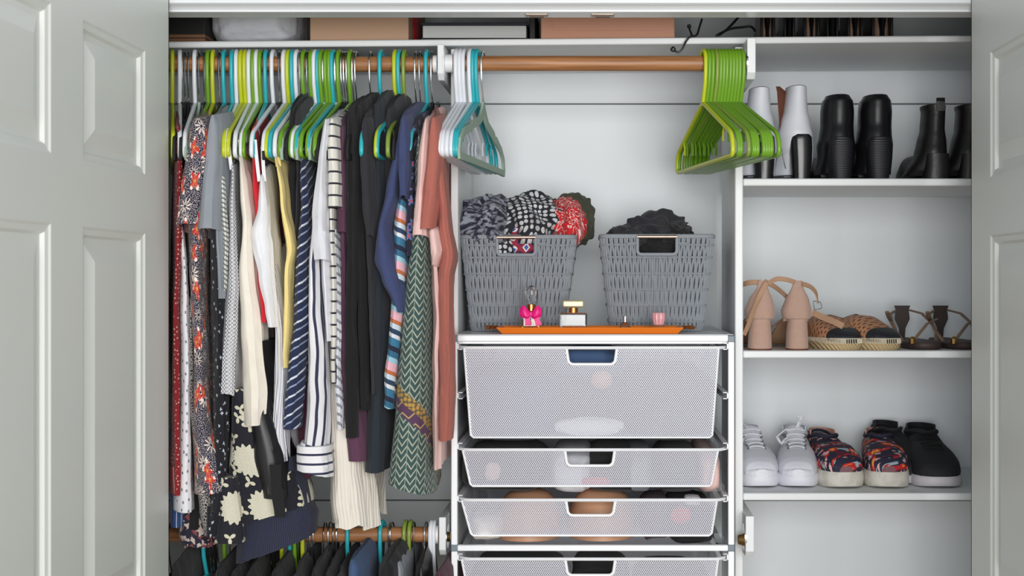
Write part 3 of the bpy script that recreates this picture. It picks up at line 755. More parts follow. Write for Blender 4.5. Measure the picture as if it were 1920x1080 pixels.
garment('white_t_shirt', 'white t-shirt with crumpled sleeve left of the cream striped top', 't-shirt', 'white2', [(230, 606, 622), (400, 596, 622), (560, 604, 624), (640, 610, 625)], sleeve=[(224, 603, 617), (310, 594, 611), (410, 580, 612), (492, 583, 619)], yf=-.236, fold=.004)
garment('cream_striped_top', 'cream top with black horizontal stripes on its sleeve', 'top', 'creamstripe', [(232, 612, 628), (400, 612, 630), (600, 613, 632), (720, 615, 630)], sleeve=[(222, 611, 629), (300, 609, 633), (392, 609, 635)], yf=-.232, fold=.003)
garment('grey_striped_top', 'white top with soft grey slanting stripes beside the plum blouse', 'top', 'ticking', [(430, 618, 634), (540, 618, 640), (680, 622, 643), (806, 632, 645)], yf=-.215, fold=.004)
garment('gauze_skirt', 'long ivory crinkled gauze skirt hanging lowest in the middle', 'skirt', 'gauze', [(560, 618, 640), (720, 610, 654), (850, 604, 682), (940, 600, 690), (990, 606, 692)], yf=-.19, yb=.08, fold=.010, scal=.02, freq=60, skew=6)
garment('plum_blouse', 'plum purple blouse with flared hem', 'blouse', 'plum', [(225, 634, 648), (340, 632, 650), (500, 634, 652), (700, 636, 672), (800, 637, 692), (866, 637, 696)], yf=-.205, yb=.1, sleeve=[(236, 632, 646), (340, 632, 648), (440, 630, 648)], fold=.006)
garment('maroon_top', 'maroon hem peeking out under the navy striped dress', 'top', 'maroon', [(620, 552, 580), (800, 548, 590), (905, 552, 602)], yf=-.16, yb=.05, rise=0, skew=-18)
garment('black_trousers', 'long black garment in front of the plum blouse', 'trousers', 'black', [(205, 642, 664), (400, 640, 668), (620, 640, 666), (822, 640, 672)], yf=-.225, fold=.006)
garment('black_blazer', 'black jacket right of the long black garment', 'jacket', 'black', [(200, 660, 684), (380, 660, 686), (560, 662, 690), (770, 668, 694)], yf=-.21, fold=.004)
garment('charcoal_t_shirt', 'charcoal t-shirt with hanging sleeve', 't-shirt', 'black2', [(215, 676, 698), (400, 676, 700), (560, 680, 700), (740, 690, 706)], sleeve=[(222, 674, 694), (320, 672, 698), (400, 674, 702), (446, 682, 696)], yf=-.222)
garment('teal_black_dress', 'dark teal-black dress with straight hem left of the green chevron dress', 'dress', 'darkteal', [(196, 690, 716), (300, 690, 722), (520, 688, 724), (700, 686, 724), (888, 676, 726)], yf=-.205, fold=.005)
garment('dark_jacket', 'charcoal jacket hanging under the looped turquoise hanger', 'jacket', 'black2', [(205, 716, 744), (320, 716, 744), (520, 706, 738), (640, 700, 732), (760, 698, 730)], yf=-.19)
garment('serape_blouse', 'blouse with blue, pink and orange serape stripes', 'blouse', 'serape', [(355, 744, 764), (430, 726, 766), (480, 730, 764), (560, 722, 762), (640, 720, 752), (720, 713, 744), (762, 714, 742)], yf=-.222, fold=.003, skew=8)
garment('navy_blouse', 'navy blue blouse with pointed hem', 'blouse', 'navy', [(216, 746, 766), (280, 730, 766), (360, 713, 752), (430, 700, 730), (460, 692, 738), (490, 685, 748), (525, 700, 757), (558, 720, 762), (586, 742, 758)], yf=-.24, fold=.003, sleeve=[(218, 748, 766), (270, 742, 768), (330, 740, 762), (372, 742, 756)])
garment('tiny_floral_top', 'navy top with tiny blue and red flowers left of the green chevron dress', 'top', 'tinyfloral', [(235, 770, 784), (330, 766, 780), (480, 760, 776)], yf=-.22)
garment('chevron_dress', 'dark green chevron dress with ochre and plum border', 'dress', 'chevron', [(255, 776, 794), (330, 772, 794), (420, 766, 802), (520, 754, 808), (640, 742, 809), (760, 727, 809), (860, 713, 808), (905, 708, 808)], yf=-.225, yb=.08, fold=.003, skew=32, wave=.003)
garment('pink_t_shirt', 'pale pink t-shirt with sleeve hanging beside the rose t-shirt', 't-shirt', 'pink', [(228, 792, 808), (400, 796, 812), (600, 806, 822), (882, 806, 817)], sleeve=[[(222, 790, 806), (320, 778, 802), (446, 768, 800)], [(430, 798, 822), (470, 803, 829), (502, 806, 818)]], yf=-.222)
garment('rose_t_shirt', 'dusty rose t-shirt at the right end of the upper rod', 't-shirt', 'rose', [(226, 808, 824), (340, 812, 838), (430, 814, 848), (478, 818, 859), (515, 814, 850), (650, 813, 848), (780, 813, 848), (828, 816, 846)], sleeve=[(220, 804, 822), (290, 795, 828), (370, 787, 826), (434, 782, 815)], yf=-.232, yb=.10, bx=-.032)
garment('black_dress', 'narrow black garment behind the rose t-shirt', 'dress', 'black', [(228, 818, 830), (420, 822, 834), (640, 826, 838)], yf=-.12, yb=.10, bx=-.03)
# low hanging pieces bottom left
garment('mum_floral_dress', 'black dress with large cream chrysanthemums', 'dress', 'mum', [(730, 428, 468), (770, 424, 480), (840, 414, 520), (920, 404, 566), (1000, 400, 584)], yf=-.215, yb=-.02, rise=0, skew=-52, fold=.006, parts=[('front_flap', 'mum', [(896, 404, 440), (970, 402, 450), (1020, 400, 454)], dict(fold=.003, yf=-.232, yb=-.18))])
garment('rib_knit_sweater', 'navy ribbed knit hem hanging lowest at the lower left', 'sweater', 'ribnavy', [(860, 440, 560), (960, 432, 586), (1010, 424, 596), (1068, 418, 594)], yf=-.205, yb=-.04, rise=0, skew=-62, fold=.004)
garment('leather_skirt', 'black leather skirt with a long black swing tag', 'skirt', 'leather', [(640, 462, 492), (770, 458, 508), (860, 466, 538), (936, 486, 546)], yf=-.226, yb=-.05, rise=0, fold=.004, parts=[('swing_tag', 'black', [(872, 505, 525), (920, 509, 529), (970, 515, 535)], dict(yf=-.25, yb=-.246, fold=.0006, wave=.0005))])
# ---------------------------------------------------------------- garments on the lower rod
low = [('black padded jacket collar beside the left door', 'black', 316, 336, 1046), ('black top on the lower rod below the coral floral dress', 'black', 392, 420, 1060), ('black trousers on the lower rod, left of the navy ribbed hem', 'black', 424, 448, 1062),
       ('black blouse on the lower rod under the navy ribbed hem', 'black', 452, 476, 1062), ('black skirt on the lower rod beside the lime hanger', 'black', 500, 528, 1060), ('charcoal trousers on the lower rod between lime hangers', 'black2', 540, 562, 1066),
       ('black trousers on the lower rod below the gauze skirt', 'black', 576, 600, 1058), ('black skirt on the lower rod right of the lime hangers', 'black', 604, 624, 1062), ('charcoal skirt on the lower rod left of the jeans', 'black2', 626, 642, 1066),
       ('black shiny jacket on the lower rod near the right bracket', 'leather', 776, 806, 1052)]
for lab, mt, xa, xb, y in low:
    garment('dark_garment', lab, 'garment', mt, [(y + 14, xa + 4, xb - 6), (y + 34, xa, xb), (y + 300, xa - 4, xb + 2)], yf=-.21, yb=.12, group='clothes on the lower rod', rise=.012, bx=-.02)
garment('jeans', 'blue jeans hung from a turquoise hanger on the lower rod', 'jeans', 'denim', [(1050, 648, 670), (1072, 642, 680), (1300, 644, 680)], yf=-.2, yb=.08, group='clothes on the lower rod', rise=.012)
garment('fur_vest', 'fluffy black fur vest on the lower rod', 'vest', 'black', [(1058, 712, 736), (1072, 700, 744), (1300, 698, 744)], yf=-.2, yb=.1, group='clothes on the lower rod', rise=.02, fold=.01, freq=120)
garment('grey_scarf_top', 'blue-grey knit on the lower rod right of the fur vest', 'top', 'grey', [(1056, 738, 750), (1074, 738, 756), (1250, 738, 756)], yf=-.16, yb=.1, group='clothes on the lower rod', rise=.01)
garment('plum_trousers', 'dark plum garment under white hangers by the drawer unit', 'trousers', 'maroon', [(1074, 812, 828), (1090, 810, 834), (1300, 810, 834)], yf=-.2, yb=.1, group='clothes on the lower rod', rise=.005)
# ---------------------------------------------------------------- baskets
M['rattan'] = Mat('grey_resin_rattan', rgb(142, 148, 155), .5)
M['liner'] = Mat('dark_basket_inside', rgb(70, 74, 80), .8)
def basket(label, tl, tr, bl, br, pt, pb, yf, dtop, dbot, hl, hr, hb):
    TL, TR = PX(tl, yf), PX(tr, yf); zt = PZ(pt, yf); ybf = yf + .02
    zb = UZT + .001
    BL, BR = PX(bl, ybf), PX(br, ybf)
    t = thing('wicker_basket', label, 'basket', ((TL + TR) / 2, yf + dtop / 2, zb))
    def corner(v, s):      # v 0 bottom..1 top, s perimeter 0..1 -> point
        x0, x1 = lerp(BL, TL, v), lerp(BR, TR, v); y0 = lerp(ybf, yf, v); y1 = y0 + lerp(dbot, dtop, v)
        z = lerp(zb, zt, v); r = .018
        w, d = x1 - x0, y1 - y0; per = 2 * (w + d); q = (s % 1.0) * per
        if q < w: p = (x0 + q, y0)
        elif q < w + d: p = (x1, y0 + q - w)
        elif q < 2 * w + d: p = (x1 - (q - w - d), y1)
        else: p = (x0, y1 - (q - 2 * w - d))
        cx, cy = min(max(p[0], x0 + r), x1 - r), min(max(p[1], y0 + r), y1 - r)
        dx, dy = p[0] - cx, p[1] - cy; l = math.hypot(dx, dy)
        if dx and dy: p = (cx + dx / l * r, cy + dy / l * r)
        return Vector((p[0], p[1], z))
    W, Dp = TR - TL, dtop; per = 2 * (W + Dp); n = int(per / .0050)
    h0, h1 = (PX(hl, yf) - TL) / per, (PX(hr, yf) - TL) / per; vh = 1 - (zt - PZ(hb, yf)) / (zt - zb)
    cen = Vector(((TL + TR) / 2, yf + dtop / 2, 0))
    wv = B(); K = 20
    for i in range(n):
        s = (i + .5) / n; v1 = vh if h0 < s < h1 else 1.0
        pts = []
        for k in range(K + 1):
            v = v1 * k / K; p = corner(v, s + .0004 * math.sin(v * 9 + i * 1.7)); o = Vector((p.x - cen.x, p.y - cen.y, 0)).normalized()
            pts.append(p + o * .0016 * math.sin(v * PI * 7 + (PI if i % 2 else 0)))
        wv.tube(pts, .0024, 6, cap=False)
    ob = wv.build('woven_strands', M['rattan'], t); ob['kind'] = 'stuff'
    lp = [corner(1, i / 80) for i in range(80)]
    B().tube([p for p in lp if not (0 < 0)], .0046, 8, closed=True).build('rim', M['rattan'], t)
    for v in (.10, .27, .44, .61, .78, .91):
        tw = B()
        for ph in (0, PI):
            path = []
            for i in range(160):
                s = i / 160
                if v > vh and h0 - .002 < s < h1 + .002:
                    if path: tw.tube(path, .0014, 5); path = []
                    continue
                p = corner(v, s); o = Vector((p.x - cen.x, p.y - cen.y, 0)).normalized()
                path.append(p + o * (.0032 + .001 * math.cos(s * 400 + ph)) + Vector((0, 0, .0016 * math.sin(s * 400 + ph))))
            if path: tw.tube(path, .0014, 5)
        tw.build('weave_row', M['rattan'], t)
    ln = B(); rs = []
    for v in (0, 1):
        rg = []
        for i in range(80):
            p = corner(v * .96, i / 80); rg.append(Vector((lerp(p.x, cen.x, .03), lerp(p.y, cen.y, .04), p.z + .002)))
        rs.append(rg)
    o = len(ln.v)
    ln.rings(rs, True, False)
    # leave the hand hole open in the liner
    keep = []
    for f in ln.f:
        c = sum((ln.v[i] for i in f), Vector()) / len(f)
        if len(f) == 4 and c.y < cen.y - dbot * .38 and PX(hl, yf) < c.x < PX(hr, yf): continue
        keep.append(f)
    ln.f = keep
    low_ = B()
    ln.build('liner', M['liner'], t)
    xh0, xh1 = PX(hl, yf), PX(hr, yf); zh = PZ(hb, yf); rc = .008
    yy = yf - .0035
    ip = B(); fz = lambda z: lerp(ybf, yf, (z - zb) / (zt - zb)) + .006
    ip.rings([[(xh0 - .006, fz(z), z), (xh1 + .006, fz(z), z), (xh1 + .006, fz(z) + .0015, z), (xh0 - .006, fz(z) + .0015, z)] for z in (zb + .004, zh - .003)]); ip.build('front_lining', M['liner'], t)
    hp = [(xh0, zt)] + [(xh0 + rc * (1 - math.cos(a)), zh + rc * (1 - math.sin(a))) for a in [i * PI / 8 for i in range(5)]]
    hp += [(xh0 + xh1 - p[0], p[1]) for p in hp[::-1]]
    B().tube([(p[0], lerp(yy, yy + .004, (zt - p[1]) / .05), p[1]) for p in hp], .0034, 8).build('hand_hole_rim', M['rattan'], t)
    B().tube([(xh0 - .022, yf + .004, zh + (zt - zh) * .62), (xh0 - .02, yy, zh + (zt - zh) * .6), (xh0 - .003, yy, zh + (zt - zh) * .62)], .0022, 6).build('wrap_strand', M['rattan'], t)
    B().tube([(xh1 + .022, yf + .004, zh + (zt - zh) * .62), (xh1 + .02, yy, zh + (zt - zh) * .6), (xh1 + .003, yy, zh + (zt - zh) * .62)], .0022, 6).build('wrap_strand', M['rattan'], t)
    B().tube([(xh0, yy - .0015, zt - .001), (xh1, yy - .0015, zt - .001)], .0035, 12).build('handle_bar', M['copper'], t, label='polished copper handle bar')
    return t, zt
UZT = uz(627)
BY = .03
t1, bz1 = basket('grey woven basket overflowing with patterned scarves', 864, 1079, 884, 1052, 444, 609, BY, .20, .16, 932, 1004, 478)
t2, bz2 = basket('grey woven basket filled with black clothing', 1126, 1339, 1146, 1316, 443, 609, BY, .20, .16, 1195, 1269, 477)
def heap(name, label, cat, mat, px, py, Y, wx, hz, dy, seed, amp=.22, f=2.2, group=None, sub=5):
    c = P(px, py, Y)
    return tag(crumple(c, SC(wx, Y) / 2, dy / 2, SC(hz, Y) / 2, seed, amp, f, sub).build(name, G[mat] if mat in G else M[mat]), label, cat, group)
heap('scarf', 'grey and navy leopard print scarf in the left basket', 'scarf', 'leopard', 918, 425, .11, 128, 108, .17, 1.3, .26, 1.7, 'scarves in the left basket')
heap('scarf', 'black and white dotted scarf heaped in the middle of the left basket', 'scarf', 'dots', 1000, 418, .10, 136, 104, .16, 2.1, .24, 1.5, 'scarves in the left basket')
heap('scarf', 'red bandana scarf in the left basket', 'scarf', 'bandana', 1063, 417, .105, 68, 90, .15, 3.7, .22, 1.5, 'scarves in the left basket')
heap('scarf', 'olive green scarf hanging over the right rim of the left basket', 'scarf', 'olive', 1074, 414, .15, 76, 98, .14, 4.4, .25, 1.5, 'scarves in the left basket')
heap('scarf', 'blue, red and white diamond print scarf at the handle of the left basket', 'scarf', 'ikat', 988, 452, .065, 74, 76, .06, 5.2, .16, 1.5, 'scarves in the left basket')
heap('scarf', 'black and white dotted scarf end seen through the basket handle', 'scarf', 'dots', 940, 462, .065, 60, 62, .06, 6.1, .16, 1.5, 'scarves in the left basket')
heap('black_shirt', 'charcoal crumpled shirt on top of the right basket', 'clothing', 'black2', 1230, 442, .12, 116, 88, .13, 7.3, .28, 1.6, 'black clothes in the right basket')
heap('black_cloth', 'black garment at the left rim of the right basket', 'clothing', 'black2', 1182, 448, .11, 84, 56, .15, 8.1, .22, 1.5, 'black clothes in the right basket')
heap('black_cloth', 'rolled black garment at the right rim of the right basket', 'clothing', 'black', 1268, 444, .11, 60, 54, .15, 9.4, .22, 1.5, 'black clothes in the right basket')
heap('black_cloth', 'black garment behind the handle of the right basket', 'clothing', 'black', 1232, 466, .075, 92, 56, .07, 10.4, .2, 1.6, 'black clothes in the right basket')
for (xa, xb, lab) in ((872, 1070, 'dark folded cloth deep inside the left basket'), (1136, 1330, 'dark folded cloth deep inside the right basket')):
    heap('folded_cloth', lab, 'clothing', 'black', (xa + xb) / 2, 500, .12, xb - xa - 56, 90, .13, 11 + xa * .01, .1, 1.5)

# ---------------------------------------------------------------- tray with perfumes
M['orange'] = Mat('orange_lacquer', rgb(226, 122, 34), .3)
glass = Mat('clear_glass', (1, 1, 1), .02, 0, 0, **{'Transmission Weight': 1.0, 'IOR': 1.45}); amber = Mat('amber_perfume', rgb(240, 196, 140), .05, 0, 0, **{'Transmission Weight': .85, 'IOR': 1.33})
tz = UZT
tyf, tyb = -.078, .032
tx0, tx1 = PX(929, tyf), PX(1283, tyf)
tr = thing('serving_tray', 'orange lacquered tray with gold handles on the drawer unit', 'tray', ((tx0 + tx1) / 2, (tyf + tyb) / 2, tz))
rs = []
for ins, z in ((.012, 0), (0, .0125), (.0045, .0128), (.015, .0035)):
    rs.append([(tx0 + ins, tyf + ins * .7, tz + z), (tx1 - ins, tyf + ins * .7, tz + z), (tx1 - ins, tyb - ins * .7, tz + z), (tx0 + ins, tyb - ins * .7, tz + z)])
B().rings(rs).build('tray_body', M['orange'], tr, smooth=False, bevel=.0012)
for s, xe in ((-1, tx0), (1, tx1)):
    q = B(); yc = (tyf + tyb) / 2
    for k in (-1, 0, 1):
        path = []
        for i in range(13):
            a = 2 * PI * i / 12
            path.append((xe + s * (.009 + .008 * math.cos(a) + (.006 if k == 0 else 0)), yc + k * .014 + .008 * math.sin(a), tz + .011 + .002 * math.sin(a * 2)))
        q.tube(path[:-1], .0022, 6, closed=True)
    q.build('handle', M['gold'], tr, label='gold looped leaf handle')
tf = tz + .0036
# tall flacon with faceted stopper and bow
pc = P(996, 600, -.03); x0 = pc.x; y0 = -.03
t = thing('perfume_bottle', 'square perfume bottle with faceted stopper and hot pink bow', 'perfume bottle', (x0, y0, tf))
B().box(x0 - .0175, x0 + .0175, y0 - .0115, y0 + .0115, tf, tf + .040).build('bottle', glass, t, bevel=.003)
B().box(x0 - .0135, x0 + .0135, y0 - .0075, y0 + .0075, tf + .004, tf + .022).build('perfume', amber, t)
B().lathe([(.0085, .0), (.0085, .012), (.0072, .0125), (.0072, .0015)], (x0, y0, tf + .040), 20).build('collar', M['gold'], t)
B().lathe([(.006, 0), (.0085, .006), (.0125, .020), (.0125, .026), (.009, .033), (.003, .036)], (x0, y0, tf + .0525), 8).build('stopper', glass, t, smooth=False, label='faceted clear stopper')
bow = Mat('pink_satin', rgb(232, 28, 130), .45); q = B(); bz = tf + .034
for s in (-1, 1):
    rs = []
    for i in range(9):
        a = i / 8; w = .004 + .008 * math.sin(PI * a * .85)
        rs.append([(x0 + s * .021 * a, y0 - .015 - .004 * math.sin(PI * a) + .005 * c1, bz + .004 * a + w * c2 - .002 * math.sin(a * 7)) for c1, c2 in ((0, 1), (-1, .3), (-1, -.5), (0, -1), (1, -.3), (1, .5))])
    q.rings(rs)
    q.ribbon([(x0 + s * .003, y0 - .016, bz), (x0 + s * (.006 if s < 0 else .012), y0 - .019, bz - .010), (x0 + s * (.005 if s < 0 else .016), y0 - .018, bz - .022)], (1, 0, .2), [.006, .010, .012], .0008)
q.lathe([(.002, -.005), (.005, -.003), (.005, .003), (.002, .005)], (x0, y0 - .016, bz), 10)
q.build('bow', bow, t, label='hot pink satin bow')
# squat bottle
pc = P(1075, 600, -.03); x0 = pc.x
t = thing('perfume_bottle', 'wide clear perfume bottle with flat pale gold cap', 'perfume bottle', (x0, y0, tf))
B().box(x0 - .027, x0 + .027, y0 - .013, y0 + .013, tf, tf + .036).build('bottle', glass, t, bevel=.004)
B().box(x0 - .022, x0 + .022, y0 - .009, y0 + .009, tf + .004, tf + .012).build('perfume', amber, t, bevel=.002)
B().lathe([(.009, 0), (.009, .009), (.007, .0095)], (x0, y0, tf + .0365), 18).build('collar', M['gold'], t)
B().box(x0 - .021, x0 + .021, y0 - .011, y0 + .011, tf + .0465, tf + .0605).build('cap', Mat('pale_gold_cap', rgb(196, 184, 148), .35, .3), t, bevel=.003)
# little bottle
x0 = P(1172, 600, -.03).x
t = thing('perfume_vial', 'tiny conical perfume bottle with silver cap on the tray', 'perfume bottle', (x0, y0, tf))
B().lathe([(.0125, 0), (.0130, .004), (.0055, .016), (.0048, .018)], (x0, y0, tf), 18).build('bottle', glass, t)
B().lathe([(.0100, .0015), (.0102, .004), (.0075, .009)], (x0, y0, tf), 18).build('perfume', amber, t)
B().lathe([(.0040, .0182), (.0040, .029), (.003, .0295)], (x0, y0, tf), 16).build('cap', M['chrome'], t)
x0 = P(1235, 600, -.03).x
t = thing('perfume_jar', 'small perfume with ribbed pink cap on the tray', 'perfume bottle', (x0, y0, tf))
B().box(x0 - .0115, x0 + .0115, y0 - .010, y0 + .010, tf, tf + .012).build('bottle', amber, t, bevel=.002)
q = B(); rs = []
for r_, z in ((.0092, .0125), (.0112, .022), (.0120, .034), (.0108, .036)):
    rs.append([(x0 + r_ * (1 + .06 * math.cos(12 * 2 * PI * k / 48)) * math.cos(2 * PI * k / 48), y0 + r_ * (1 + .06 * math.cos(12 * 2 * PI * k / 48)) * math.sin(2 * PI * k / 48), tf + z) for k in range(48)])
q.rings(rs).build('cap', Mat('pink_cap', rgb(224, 160, 166), .35), t, label='ribbed pink cap')
a, c = P(1180, 607, -.05), P(1254, 608, -.05)
tag(B().tube([(a.x, -.05, tf + .004), (lerp(a.x, c.x, .3), -.05, tf + .0045), (lerp(a.x, c.x, .8), -.05, tf + .004), (c.x, -.05, tf + .0035)], [.001, .0026, .0022, .0006], 8, flat=.5).build('nail_file', M['chrome']), 'slim silver nail file lying on the orange tray', 'nail file')
# ---------------------------------------------------------------- shoes
ZS = [PZ(334.5, .004), PZ(657.5, .004), PZ(924.5, .004)]
blk = Mat('black_polished_leather', rgb(20, 20, 23), .3); blk2 = Mat('black_worn_leather', rgb(26, 24, 24), .42)
m = blk2; x, y, z = m.obj(); m.bump(m.noise(m.vec(x, y, z), 90, 3), .25, .002)
whl = Mat('white_leather', rgb(214, 217, 224), .45); stack = Mat('stacked_heel', rgb(26, 27, 32), .45)
m = stack; x, y, z = m.obj(); m.bump((z * 1300).sin(), .35, .001)
brl = Mat('brown_lining', rgb(112, 66, 48), .7); suede = Mat('blush_suede', rgb(196, 160, 138), .9, 0, .3); tanl = Mat('tan_strap_leather', rgb(178, 142, 114), .6)
m = suede; x, y, z = m.obj(); m.col(m.mix(m.noise(m.vec(x, y, z), 70, 3) * .6, rgb(190, 158, 142), rgb(164, 132, 116)))
def sections(secs, n=22, flat_bottom=True, e=.72, M4=None, k=3, uo=.0):
    """secs: (s along foot, centre x, half width, z bottom, z top); rings with arched tops"""
    secs = dense([tuple(q) for q in secs], k); b = B(); rs = []; uvs = []
    for s, cx, w, zb, zt in secs:
        rg = []
        for i in range(n):
            a = 2 * PI * i / n
            c, sn = math.cos(a), math.sin(a)
            if sn >= 0: zz = zb + (zt - zb) * (.35 + .65 * abs(sn) ** .85)
            else: zz = zb + (zt - zb) * .35 * (1 - min(1, abs(sn) * 2.2))
            rg.append(Vector((cx + w * spow(c, e), s, zz)))
        rs.append(rg); uvs.append([(w * 3.4 * i / n + .37 + uo, s + .2 + uo * .7) for i in range(n + 1)])
    b.rings(rs, True, True, uvs=uvs)
    if M4: b.xform(M4)
    return b
def outline(scale_w, L, kind='sneaker'):
    pts = [(0, .30), (.02, .52), (.06, .74), (.13, .92), (.24, 1.0), (.36, .98), (.5, .88), (.64, .78), (.78, .74), (.9, .72), (.97, .58), (1.0, .34)]
    return [(s * L, w * scale_w) for s, w in pts]
def place(px, Y, zs, yaw=0.0): return Matrix.Translation((PX(px, Y), Y, zs)) @ Matrix.Rotation(math.radians(yaw), 4, 'Z')
def sole_mesh(L, w, h, M4, toe=.0, grow=.0):
    b = B(); rs = []
    o = outline(w, L); poly = [(x, s) for s, x in o] + [(-x, s) for s, x in o[::-1]]
    for z, g in ((0, .93), (.004, .99), (h * .5, 1.02), (h * .9, 1.0), (h, .97)):
        rs.append([Vector((x * g, L / 2 + (s - L / 2) * (1 - (1 - g) * .4), z + toe * max(0, 1 - s / (.22 * L)) ** 2 * (1 - z / h) * .8)) for x, s in poly])
    return b.rings(rs).xform(M4)
def lowshoe(name, label, px, Y, zs, yaw, L, w, h, top, upper, sole, lining, group, laces=None, solelabel=None, tongue=True, counter=None, toe=False):
    M4 = place(px, Y, zs, yaw)
    t = thing(name, label, 'shoe', M4.translation, group)
    sole_mesh(L, w, h, M4, toe=.006).build('sole', sole, t, label=solelabel)
    o = outline(w * .97, L); secs = []
    zt = [(0, h + .012), (.03, h + .022), (.1, h + .032), (.2, h + .040), (.33, h + .052), (.45, h + top * .72), (.56, h + top * .92), (.66, h + top), (.8, h + top * .93), (.92, h + top * .97), (1.0, h + top)]
    for s, ww in o:
        z_ = interp(zt, s / L)[0]; secs.append((s + (.003 if s < .01 else 0), 0, ww, h - .006, z_))
    sections(secs, M4=M4, uo=px * .0131).build('upper', upper, t)
    # opening: collar ring + dark lining
    cen, ra, rb = L * .77, w * .60, L * .185
    ring = []
    for i in range(28):
        a = 2 * PI * i / 28; s = cen - rb * math.cos(a)
        z_ = interp(zt, min(1, s / L))[0] + .002 - .006 * abs(math.sin(a)) ** 3
        ring.append(Vector((ra * math.sin(a), s, z_)))
    B().tube(ring, .0042, 8, closed=True).xform(M4).build('collar', upper, t)
    q = B(); q.rings([ring, [Vector((p.x * .8, lerp(p.y, cen, .2), p.z - .018)) for p in ring]], False, True).xform(M4).build('lining', lining, t)
    q = B(); back = [p for p in ring]
    hb = B(); rs = []
    for k in range(5):
        zz = k / 4
        rs.append([Vector((w * .60 * math.sin(a) * (1.02 - .05 * zz), cen + rb * math.cos(a) * 1.05, h + top * lerp(.6, 1.12, zz))) for a in [i * PI / 8 - PI / 2 for i in range(9)]])
    o2 = [[Vector((p.x * .9, cen + (p.y - cen) * .92, p.z)) for p in r] for r in rs]
    hb.rings([a_ + b_[::-1] for a_, b_ in zip(rs, o2)]).xform(M4).build('heel_counter', counter or upper, t)
    if toe:
        sections([(s - .0015, 0, ww * 1.03, h - .004, interp(zt, s / L)[0] * .0 + h + .012 + .10 * s) for s, ww in o if s <= L * .07], M4=M4).build('toe_bumper', sole, t)
    if tongue:
        tg = B(); rs = []
        for k in range(7):
            f = k / 6; s = L * lerp(.40, .60, f); z_ = h + top * lerp(.70, 1.16, f); ww = w * lerp(.34, .44, f)
            rs.append([Vector((ww * math.sin(a), s - .004 * math.cos(a), z_ + .008 * math.cos(a) - .004)) for a in (-1.2, -.6, 0, .6, 1.2)] + [Vector((ww * math.sin(a), s + .004, z_ - .004 + .006 * math.cos(a))) for a in (1.2, .6, 0, -.6, -1.2)])
        tg.rings(rs).xform(M4).build('tongue', upper, t)
    if laces:
        for k in range(6):
            s = L * lerp(.27, .55, k / 5); z_ = interp(zt, s / L)[0]; ww = w * lerp(.38, .46, k / 5)
            if tongue and s > L * .38: z_ = max(z_, h + top * lerp(.70, 1.16, (s / L - .40) / .2) + .003)
            p = [Vector((ww * math.sin(a), s + (.004 if k % 2 else -.003) * math.sin(a), z_ + .0032 - (1 - math.cos(a)) * .006)) for a in [(-1 + i / 5) * 1.35 for i in range(11)]]
            B().tube(p, .0026, 6, flat=.6).xform(M4).build('lace', laces, t)
    return t, M4, zt
def eyelets(t, M4, L, w, zt, mat):
    q = B()
    for k in range(6):
        s = L * lerp(.28, .56, k / 5); z_ = interp(zt, s / L)[0]
        for sg in (-1, 1):
            x_ = sg * w * lerp(.40, .50, k / 5); zz = z_ - .0045
            q.lathe([(.0022, 0), (.0022, .004)], (x_, s - .002, zz), 8)
    q.xform(M4).build('eyelets', mat, t)
tan_l = Mat('beige_lining', rgb(206, 190, 168), .8); white_r = Mat('white_rubber', rgb(224, 224, 232), .5); off_r = Mat('off_white_rubber', rgb(214, 210, 200), .6)
m = off_r; x, y, z = m.obj(); m.col(m.mix((m.noise(m.vec(x, y, z), 40, 4) * 2 - .8).mx(0), rgb(218, 214, 204), rgb(160, 150, 138)))
canvas = Mat('white_canvas', rgb(216, 217, 226), .7)
ey = Mat('eyelet_metal', rgb(110, 112, 118), .4, .5)
lacew = Mat('white_lace', rgb(226, 228, 234), .8)
for px, lab, yw, bowdir in ((1429, 'white leather lace-up sneaker next to the partition', 2, 1), (1497, 'white leather lace-up sneaker beside the floral slip-ons', -6, -1)):
    t, M4, zt = lowshoe('sneaker', lab, px, .060, ZS[2], yw, .262, .0435, .027, .068, canvas, white_r, tan_l, 'white sneakers', laces=lacew, toe=True)
    eyelets(t, M4, .262, .0435, zt, ey)
    loops = [[(-.004, .148, .098), (-.02, .140, .104), (-.040, .130, .088), (-.030, .125, .074), (-.008, .140, .094)], [(.004, .148, .098), (.012, .150, .118), (.004, .15, .128), (-.016 * bowdir, .155, .130), (.0, .15, .100)], [(-.01, .14, .095), (-.022, .118, .076), (-.03, .095, .052)]] if bowdir < 0 else [[(-.004, .148, .098), (-.03, .14, .092), (-.048, .12, .07), (-.036, .115, .066), (-.006, .14, .094)], [(.0, .148, .098), (-.018, .15, .116), (-.04, .15, .102)], [(.0, .148, .1), (.0, .13, .085), (.002, .12, .07)]]
    for lp_ in loops:
        pp = []
        for a_, b_ in zip(lp_, lp_[1:]):
            for i in range(4): pp.append(Vector(a_).lerp(Vector(b_), i / 4))
        pp.append(Vector(lp_[-1])); B().tube(pp, .003, 6, flat=.55).xform(M4).build('lace', lacew, t)
